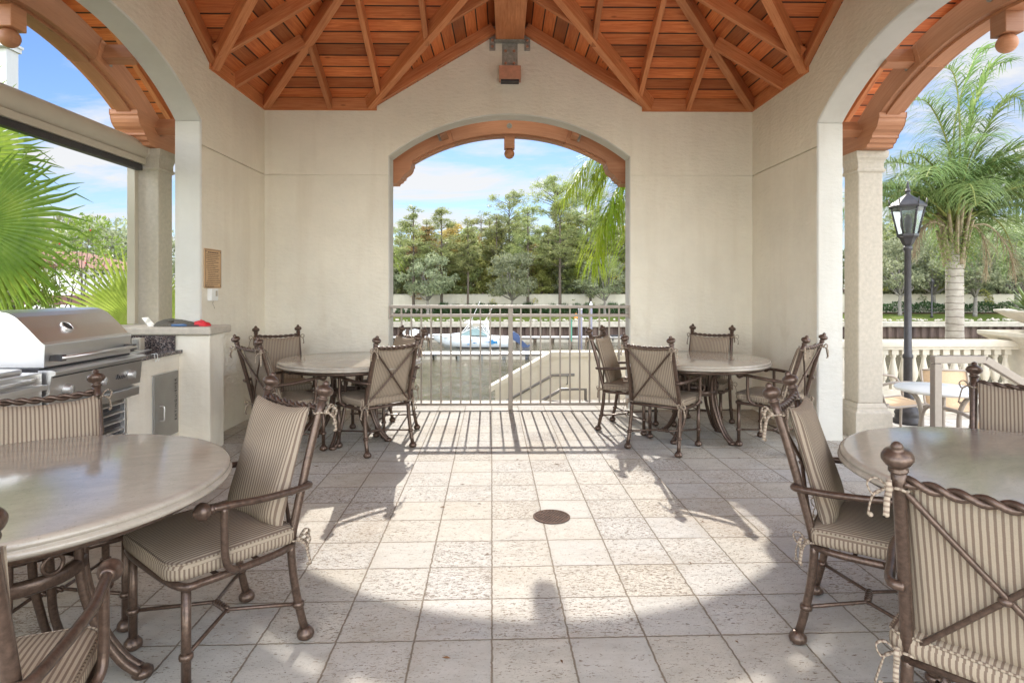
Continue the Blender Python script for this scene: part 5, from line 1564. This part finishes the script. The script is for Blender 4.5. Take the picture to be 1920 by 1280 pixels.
Yp = 9.5
qp = queen_palm('queen palm with ringed grey trunk behind the balustrade at right', at(1790, Yp), Yp, -1.6, 2.35, .125, [
    [pp(1790, 420, Yp), pp(1740, 370, 9.3), pp(1690, 355, 9.1), pp(1655, 385, 9.0)],
    [pp(1790, 420, Yp), pp(1765, 330, 9.3), pp(1715, 285, 9.0), pp(1668, 310, 8.9)],
    [pp(1790, 410, Yp), pp(1780, 280, 9.5), pp(1740, 190, 9.4), pp(1695, 190, 9.3)],
    [pp(1795, 410, Yp), pp(1800, 250, 9.4), pp(1790, 140, 9.3), pp(1760, 120, 9.2)],
    [pp(1795, 410, Yp), pp(1815, 250, 9.5), pp(1850, 130, 9.4), pp(1895, 110, 9.4)],
    [pp(1795, 410, Yp), pp(1835, 270, 9.6), pp(1890, 180, 9.6), pp(1940, 200, 9.6)],
    [pp(1795, 415, Yp), pp(1840, 330, 9.3), pp(1890, 300, 9.2), pp(1935, 340, 9.1)],
    [pp(1795, 420, Yp), pp(1850, 375, 9.6), pp(1905, 360, 9.6), pp(1950, 400, 9.6)],
    [pp(1795, 410, Yp), pp(1790, 230, 9.9), pp(1830, 100, 10.0), pp(1860, 85, 10.1)]],
    24, L['queend'], 4, dead=[[pp(1800, 430, Yp), pp(1850, 420, 9.3), pp(1890, 465, 9.2), pp(1906, 520, 9.2)], [pp(1780, 430, Yp), pp(1750, 415, 9.3), pp(1722, 440, 9.2), pp(1712, 480, 9.2)], [pp(1795, 430, Yp), pp(1830, 425, 9.7), pp(1848, 460, 9.6), pp(1850, 520, 9.6)]], el=(.2, 1.45), per=80, ll=.72, dr=1.25, dens=.022, ln=2.3)
sd2 = []
rs3 = np.random.RandomState(9)
for (px, py, hw_, hh) in ((1772, 462, 26, 48), (1812, 455, 24, 40)):
    c = np.array(pp(px, py, 9.30)) - np.array([at(1790, Yp), Yp, -1.6]); n_ = 900
    sd2.append(leafquads(rs3, c + rs3.normal(size=(n_, 3)) * np.array([hw_ * .5, hw_ * .4, hh * .55]) * 9.3 / 1115, .03, .018))
quads('seed_cluster', np.concatenate(sd2), L['seed'], qp)
Yq = 9.3
queen_palm('queen palm whose bright fronds hang into the right side of the arch view', at(1275, Yq), Yq, -2.3, 2.9, .13, [
    [pp(1272, 345, Yq), pp(1195, 282, 9.2), pp(1115, 297, 9.1), pp(1058, 372, 9.0)],
    [pp(1272, 345, Yq), pp(1205, 348, 9.1), pp(1140, 400, 8.9), pp(1110, 500, 8.8)],
    [pp(1272, 345, Yq), pp(1225, 385, 9.2), pp(1188, 430, 9.1), pp(1172, 500, 9.0)],
    [pp(1272, 345, Yq), pp(1215, 330, 9.0), pp(1160, 350, 8.8), pp(1135, 425, 8.7)],
    [pp(1272, 345, Yq), pp(1230, 300, 9.1), pp(1170, 280, 9.0), pp(1110, 330, 8.9)],
    [pp(1272, 340, Yq), pp(1210, 300, 9.6), pp(1150, 315, 9.7), pp(1105, 375, 9.8)]], 12, L['queen'], 6, az=(-1.3, 1.3), ln=2.3, dens=.036, per=96, ll=.95, dr=1.5)
queen_palm('queen palm behind the far wall, one frond tip showing at the left jamb', at(600, Yq), Yq, -2.3, 2.2, .13, [
    [pp(605, 430, Yq), pp(665, 420, 9.2), pp(718, 446, 9.1), pp(738, 500, 9.0)]], 10, L['queen'], 8, az=(1.9, 4.4), ln=2.2, dens=.026)


def fan_blade(hub, ax, nrm, rad, n_, spread, rs, wd=.05, droop=.25, fold=.25):
    """palmate leaf: folded segments radiating from hub around ax in the plane across nrm"""
    hub = np.array(hub, float); ax = np.array(ax, float) / np.linalg.norm(ax); nrm = np.array(nrm, float); nrm -= ax * nrm.dot(ax); nrm /= np.linalg.norm(nrm); sd_ = np.cross(nrm, ax)
    out = []
    for i in range(n_):
        a = (-1 + 2 * (i + .5) / n_) * spread / 2; d = ax * math.cos(a) + sd_ * math.sin(a); tn = -ax * math.sin(a) + sd_ * math.cos(a)
        L_ = rad * (1 - .22 * (abs(a) / (spread / 2)) ** 2) * rs.uniform(.92, 1.06); half = spread / n_ / 2
        prev = None
        for k_ in range(8):
            f = k_ / 7; r0 = L_ * f
            w = min(r0 * math.tan(half), L_ * .62 * math.tan(half)) * (1 if f < .62 else max(.03, 1 - (f - .62) / .38)) + .0008
            sag = np.array([0, 0, -1.0]) * droop * L_ * f ** 3 * (1 + .5 * rs.uniform(-1, 1) * (k_ > 5))
            c = hub + d * r0 + sag + nrm * (.10 * L_ * f * (1 - f))
            cur = (c - tn * w - nrm * w * fold * 2, c, c + tn * w - nrm * w * fold * 2)
            if prev is not None: out += [[prev[0], prev[1], cur[1], cur[0]], [prev[1], prev[2], cur[2], cur[1]]]
            prev = cur
    return np.array(out)


def fan_palm(label, x, y, zb, leaves, seed):
    rs_ = np.random.RandomState(seed); t = thing('fan_palm', label, 'palm', (x, y, zb), 0, 'fan palms outside the left opening'); loc = np.array([x, y, zb])
    b = MB(); top = max(.25, min(l[0][2] for l in leaves) - zb - .3); b.tube([(0, 0, -.3), (.02, 0, top * .5), (0, 0, top)], [.16, .14, .13], 10); b.build('trunk', M['drystalk'], t)
    for hub, ax, nrm, rad, n_, spread, droop, mt in leaves:
        h = np.array(hub) - loc
        fo = quads('blade', fan_blade(h, ax, nrm, rad, n_, spread, rs_, droop=droop), mt, t)
        b = MB(); b.tube(cr([(0, 0, top - .05), tuple(h * .5 + np.array([0, 0, top * .5 + .12])), tuple(h)], 5), .013, 6); b.build('stalk', M['stalk'], fo)
    return t


f1 = [
    (pp(-52, 425, 4.5), (.95, .1, .35), (.25, -1, .25), .86, 40, 3.3, .14, L['fan']),
    (pp(-90, 330, 5.0), (.75, .2, .75), (.3, -1, .1), .80, 36, 2.9, .12, L['fan']),
    (pp(-40, 470, 4.6), (.85, -.1, -.35), (.2, -1, .5), .62, 36, 3.0, .75, L['fan']),
    (pp(-120, 300, 4.6), (.3, .2, .9), (.3, -1, .1), .9, 36, 2.8, .15, L['fan']),
    (pp(-160, 420, 4.2), (-.8, .1, .4), (.1, -1, .3), .9, 36, 3.0, .2, L['fan']),
    (pp(-140, 460, 5.4), (-.3, .9, .3), (.1, -.2, 1), .9, 36, 3.0, .3, L['fan'])]
fan_palm('tall fan palm with broad bright green leaves just outside the left opening', at(-110, 4.9), 4.9, -.33, f1, 3)
f2 = [
    (pp(262, 612, 5.9), (-.62, 0, .70), (.05, -1, .1), .86, 34, 2.5, .04, L['fanlight']),
    (pp(250, 622, 6.3), (-.95, .1, .15), (.05, -1, .3), .80, 30, 1.9, .22, L['fanlight']),
    (pp(275, 600, 6.4), (.3, .3, .9), (.05, -1, .1), .7, 30, 2.3, .1, L['fanlight'])]
fan_palm('young yellow green fan palm low behind the stone column and ledge', at(268, 6.2), 6.2, -.33, f2, 5)

# ------------------------------------------------------------------ beyond the left opening
for px, py, Y, r_, h, n_, lab in ((25, 545, 6.4, .55, .55, 1500, 'bright small leaved shrub behind the grill hood at the left edge'), (165, 455, 9.5, .75, .8, 900, 'flowering small leaved shrub in front of the tiled house'), (40, 500, 8.2, .7, .5, 700, 'small leaved shrub below the fan palm')):
    t = thing('leafy_shrub', lab, 'shrub', (at(px, Y), Y, -.33), 0, 'shrubs beyond the left opening')
    zc = zat(py, Y) + .33
    rs_ = np.random.RandomState(int(px)); bl_ = [(rs_.normal() * r_ * .5, rs_.normal() * r_ * .5, zc + rs_.normal() * h * .4, r_ * .38) for _ in range(14)]
    quads('foliage', crown_blobs(rs_, bl_, n_ // 14, .075, .042), L['shrub'], t)
    b = MB(); limbs(b, rs_, (0, 0, -.2), [(x, y, z) for x, y, z, _ in bl_], .02, .1); b.build('stems', M['bark'], t)
    if px == 165:
        fl_ = MB(); rr2 = random.Random(2)
        for i in range(26): fl_.ball((rr2.gauss(0, .55), rr2.gauss(-.3, .4), zc + rr2.gauss(-.15, .4)), .013, 6)
        fl_.build('flowers', M['red'], t)
M['housewhite'] = m_plain('house_white', (.76, .74, .70), .8, var=.05, scale=2)
Yh = 22
hs = thing('tiled_house', 'low white house with a clay tiled roof beyond the fan palm', 'house', (at(60, Yh), Yh, -.33))
xr = at(146, Yh) - at(60, Yh)
b = MB(); b.box2((-5, 0, 0), (xr, 5, zat(503, Yh) + .33)); b.build('wall', M['housewhite'], hs)
zt = zat(503, Yh) + .33
b = MB(); b.add([(-5.4, -.35, zt), (xr + .3, -.35, zt), (xr + .3, 5.4, zt), (-5.4, 5.4, zt), (-3, 2.5, zt + .75), (xr - 1.6, 2.5, zt + .75)], [(0, 1, 5, 4), (1, 2, 5), (2, 3, 4, 5), (3, 0, 4), (3, 2, 1, 0)]); M['oldclay'] = m_plain('old_clay_tile', (.20, .095, .065), .9, var=.35, scale=6); rf_ = b.build('roof', M['oldclay'], hs)
b = MB()
for i in range(34): x = -5.3 + i * .2; b.tube([(x, -.36, zt + .03), (x * .62 - .6, 1.9, zt + .63)], .05, 6)
b.build('tile_ridges', M['oldclay'], rf_)
b = MB(); b.box2((-1.6, -.03, .7), (-.5, -.002, 1.6)); b.build('window', M['dark'], hs)
Yf = 15
fe = thing('timber_fence', 'low cream wall with a brown timber top beam in front of the tiled house', 'fence', (at(140, Yf), Yf, -.33))
b = MB(); b.box2((-2.6, -.09, zat(571, Yf) + .33), (1.9, .09, zat(553, Yf) + .33)); b.build('top_beam', m_plain('brown_timber', (.13, .055, .04), .6), fe, bevel=.01)
b = MB(); b.box2((-2.5, -.06, 0), (1.85, .06, zat(588, Yf) + .33)); b.build('wall_panel', M['cream'], fe)
for x in (-1.9, -.55, .1, 1.0, 1.7): b = MB(); b.box2((x - .06, -.05, zat(588, Yf) + .33), (x + .06, .05, zat(571, Yf) + .33)); b.build('post', M['cream'], fe)
ab = thing('apartment_block', 'tall pale apartment block with balconies at the upper left edge', 'building', (-28, 34, -.33))
b = MB(); b.prism([(-16, .67), (-.05, .67), (-12.6, 14), (-22, 14)], 0, 19, 'z'); b.build('wall', m_plain('apartment_cream', (.52, .47, .40), .85, var=.04), ab)
pw = m_plain('apartment_white', (.50, .50, .49), .8, var=.03)
b = MB(); b.box2((-.55, -.16, 0), (0, .668, 19.2)); b.build('corner_pier', pw, ab)
for z in (3.2, 6.3, 9.4, 12.5, 15.6, 18.7):
    b = MB(); b.box2((-6, -.5, z - .35), (.10, .80, z)); b.box2((-6, -.6, z - .10), (.16, .86, z + .04)); b.build('cornice', pw, ab)
    b = MB()
    for x in np.arange(-5.8, -.6, .13): b.box2((x - .012, -.42, z + .05), (x + .012, -.40, z + .95))
    b.box2((-5.9, -.43, z + .95), (-.56, -.38, z + 1.0)); b.build('balcony_railing', M['dark'], ab)
    b = MB(); b.box2((-4.6, .64, z + .1), (-2.4, .668, z + 2.3)); b.build('window', M['dark'], ab)
SUN_E, SKY_S, EXPO = 2.7, .10, 1.30
SKY_TINT = (.36, .46, .61, 1); CLOUD_C = (3.75, 3.75, 3.75, 1); CLOUD_OFF = (1.7, 2.3, 0); SKY_BACK_FILL = 7.8
# ------------------------------------------------------------------ camera, light, sky
cam = bpy.data.cameras.new('camera'); co = bpy.data.objects.new('camera', cam); COL.objects.link(co)
co.location = (0, 0, 1.38); co.rotation_euler = (R(90), 0, R(-.77))
cam.sensor_width = 36; cam.lens = 1115 / 1920 * 36; cam.shift_y = -99 / 1920; cam.clip_end = 3000; cam.clip_start = .05
S.camera = co
SUN_EL, SUN_AZ = 33.2, -1.5
sl = bpy.data.lights.new('sun', 'SUN'); sl.energy = SUN_E; sl.angle = R(.53); sl.color = (1, .95, .87)
so = bpy.data.objects.new('sun', sl); COL.objects.link(so)
sd = Vector((math.sin(R(SUN_AZ)) * math.cos(R(SUN_EL)), math.cos(R(SUN_AZ)) * math.cos(R(SUN_EL)), math.sin(R(SUN_EL))))
so.rotation_euler = (-sd).to_track_quat('-Z', 'Y').to_euler(); so.location = (0, 0, 30)
w = bpy.data.worlds.new('World'); S.world = w; w.use_nodes = True
t = w.node_tree; bg = t.nodes['Background']; bg.inputs['Strength'].default_value = SKY_S
sky = t.nodes.new('ShaderNodeTexSky'); sky.sky_type = 'NISHITA'; sky.sun_disc = False
sky.sun_elevation = R(SUN_EL); sky.sun_rotation = R(SUN_AZ); sky.altitude = 0; sky.air_density = 1.0; sky.dust_density = .15; sky.ozone_density = 1.6
tc = t.nodes.new('ShaderNodeTexCoord')


def wm(op, a, b=None):
    o = t.nodes.new('ShaderNodeMath'); o.operation = op
    for i, x in enumerate((a, b)):
        if x is None: continue
        if isinstance(x, (int, float)): o.inputs[i].default_value = x
        else: t.links.new(x, o.inputs[i])
    return o.outputs[0]


sx = t.nodes.new('ShaderNodeSeparateXYZ'); t.links.new(tc.outputs['Generated'], sx.inputs[0])
den = wm('ADD', wm('MAXIMUM', sx.outputs[2], 0), .16)
cv = t.nodes.new('ShaderNodeCombineXYZ')
t.links.new(wm('DIVIDE', sx.outputs[0], den), cv.inputs[0]); t.links.new(wm('DIVIDE', sx.outputs[1], den), cv.inputs[1])
mp = t.nodes.new('ShaderNodeMapping'); mp.inputs['Scale'].default_value = (.75, 1.5, 1); mp.inputs['Rotation'].default_value = (0, 0, R(14)); mp.inputs['Location'].default_value = CLOUD_OFF
t.links.new(cv.outputs[0], mp.inputs[0])
nz = t.nodes.new('ShaderNodeTexNoise'); nz.inputs['Scale'].default_value = 1.25; nz.inputs['Detail'].default_value = 9; nz.inputs['Roughness'].default_value = .62; nz.inputs['Distortion'].default_value = .5
t.links.new(mp.outputs[0], nz.inputs['Vector'])
rp = t.nodes.new('ShaderNodeValToRGB'); e = rp.color_ramp.elements
e[0].position = .42; e[0].color = (0, 0, 0, 1); e[1].position = .62; e[1].color = (1, 1, 1, 1)
t.links.new(nz.outputs['Fac'], rp.inputs[0])
# thin bright haze towards the horizon
hz = wm('POWER', wm('SUBTRACT', 1, wm('MAXIMUM', sx.outputs[2], 0)), 7)
fac = wm('MINIMUM', wm('ADD', wm('MULTIPLY', rp.outputs[0], .92), wm('MULTIPLY', hz, .5)), .95)
tint = t.nodes.new('ShaderNodeMix'); tint.data_type = 'RGBA'; tint.blend_type = 'MULTIPLY'; tint.inputs[0].default_value = 1
t.links.new(sky.outputs[0], tint.inputs[6]); tint.inputs[7].default_value = SKY_TINT
mx = t.nodes.new('ShaderNodeMix'); mx.data_type = 'RGBA'
t.links.new(fac, mx.inputs[0]); t.links.new(tint.outputs[2], mx.inputs[6]); mx.inputs[7].default_value = CLOUD_C
# sky and clouds behind the camera are boosted, adding fill light to the interior
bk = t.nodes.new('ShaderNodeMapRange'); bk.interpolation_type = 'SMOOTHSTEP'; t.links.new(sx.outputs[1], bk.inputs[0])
for i, x in ((1, -.25), (2, .55), (3, SKY_BACK_FILL), (4, 1.0)): bk.inputs[i].default_value = x
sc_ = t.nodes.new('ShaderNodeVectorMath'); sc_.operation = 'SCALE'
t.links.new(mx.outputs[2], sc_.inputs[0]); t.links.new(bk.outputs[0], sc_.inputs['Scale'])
wrm = t.nodes.new('ShaderNodeMix'); wrm.data_type = 'RGBA'; wrm.blend_type = 'MULTIPLY'
fk = t.nodes.new('ShaderNodeMapRange'); t.links.new(sx.outputs[1], fk.inputs[0])
for i, x in ((1, -.25), (2, .55), (3, 1.0), (4, 0.0)): fk.inputs[i].default_value = x
t.links.new(fk.outputs[0], wrm.inputs[0]); t.links.new(sc_.outputs[0], wrm.inputs[6]); wrm.inputs[7].default_value = (1.08, .99, .83, 1)
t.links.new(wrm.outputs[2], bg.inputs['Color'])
v = S.view_settings; v.view_transform = 'Standard'; v.look = 'None'; v.gamma = 1; v.exposure = EXPO; v.use_curve_mapping = False
S.cycles.use_denoising = True; S.cycles.max_bounces = 8; S.cycles.diffuse_bounces = 5; S.cycles.transparent_max_bounces = 16
S.cycles.sample_clamp_indirect = 6
S.cycles.caustics_reflective = False; S.cycles.caustics_refractive = False
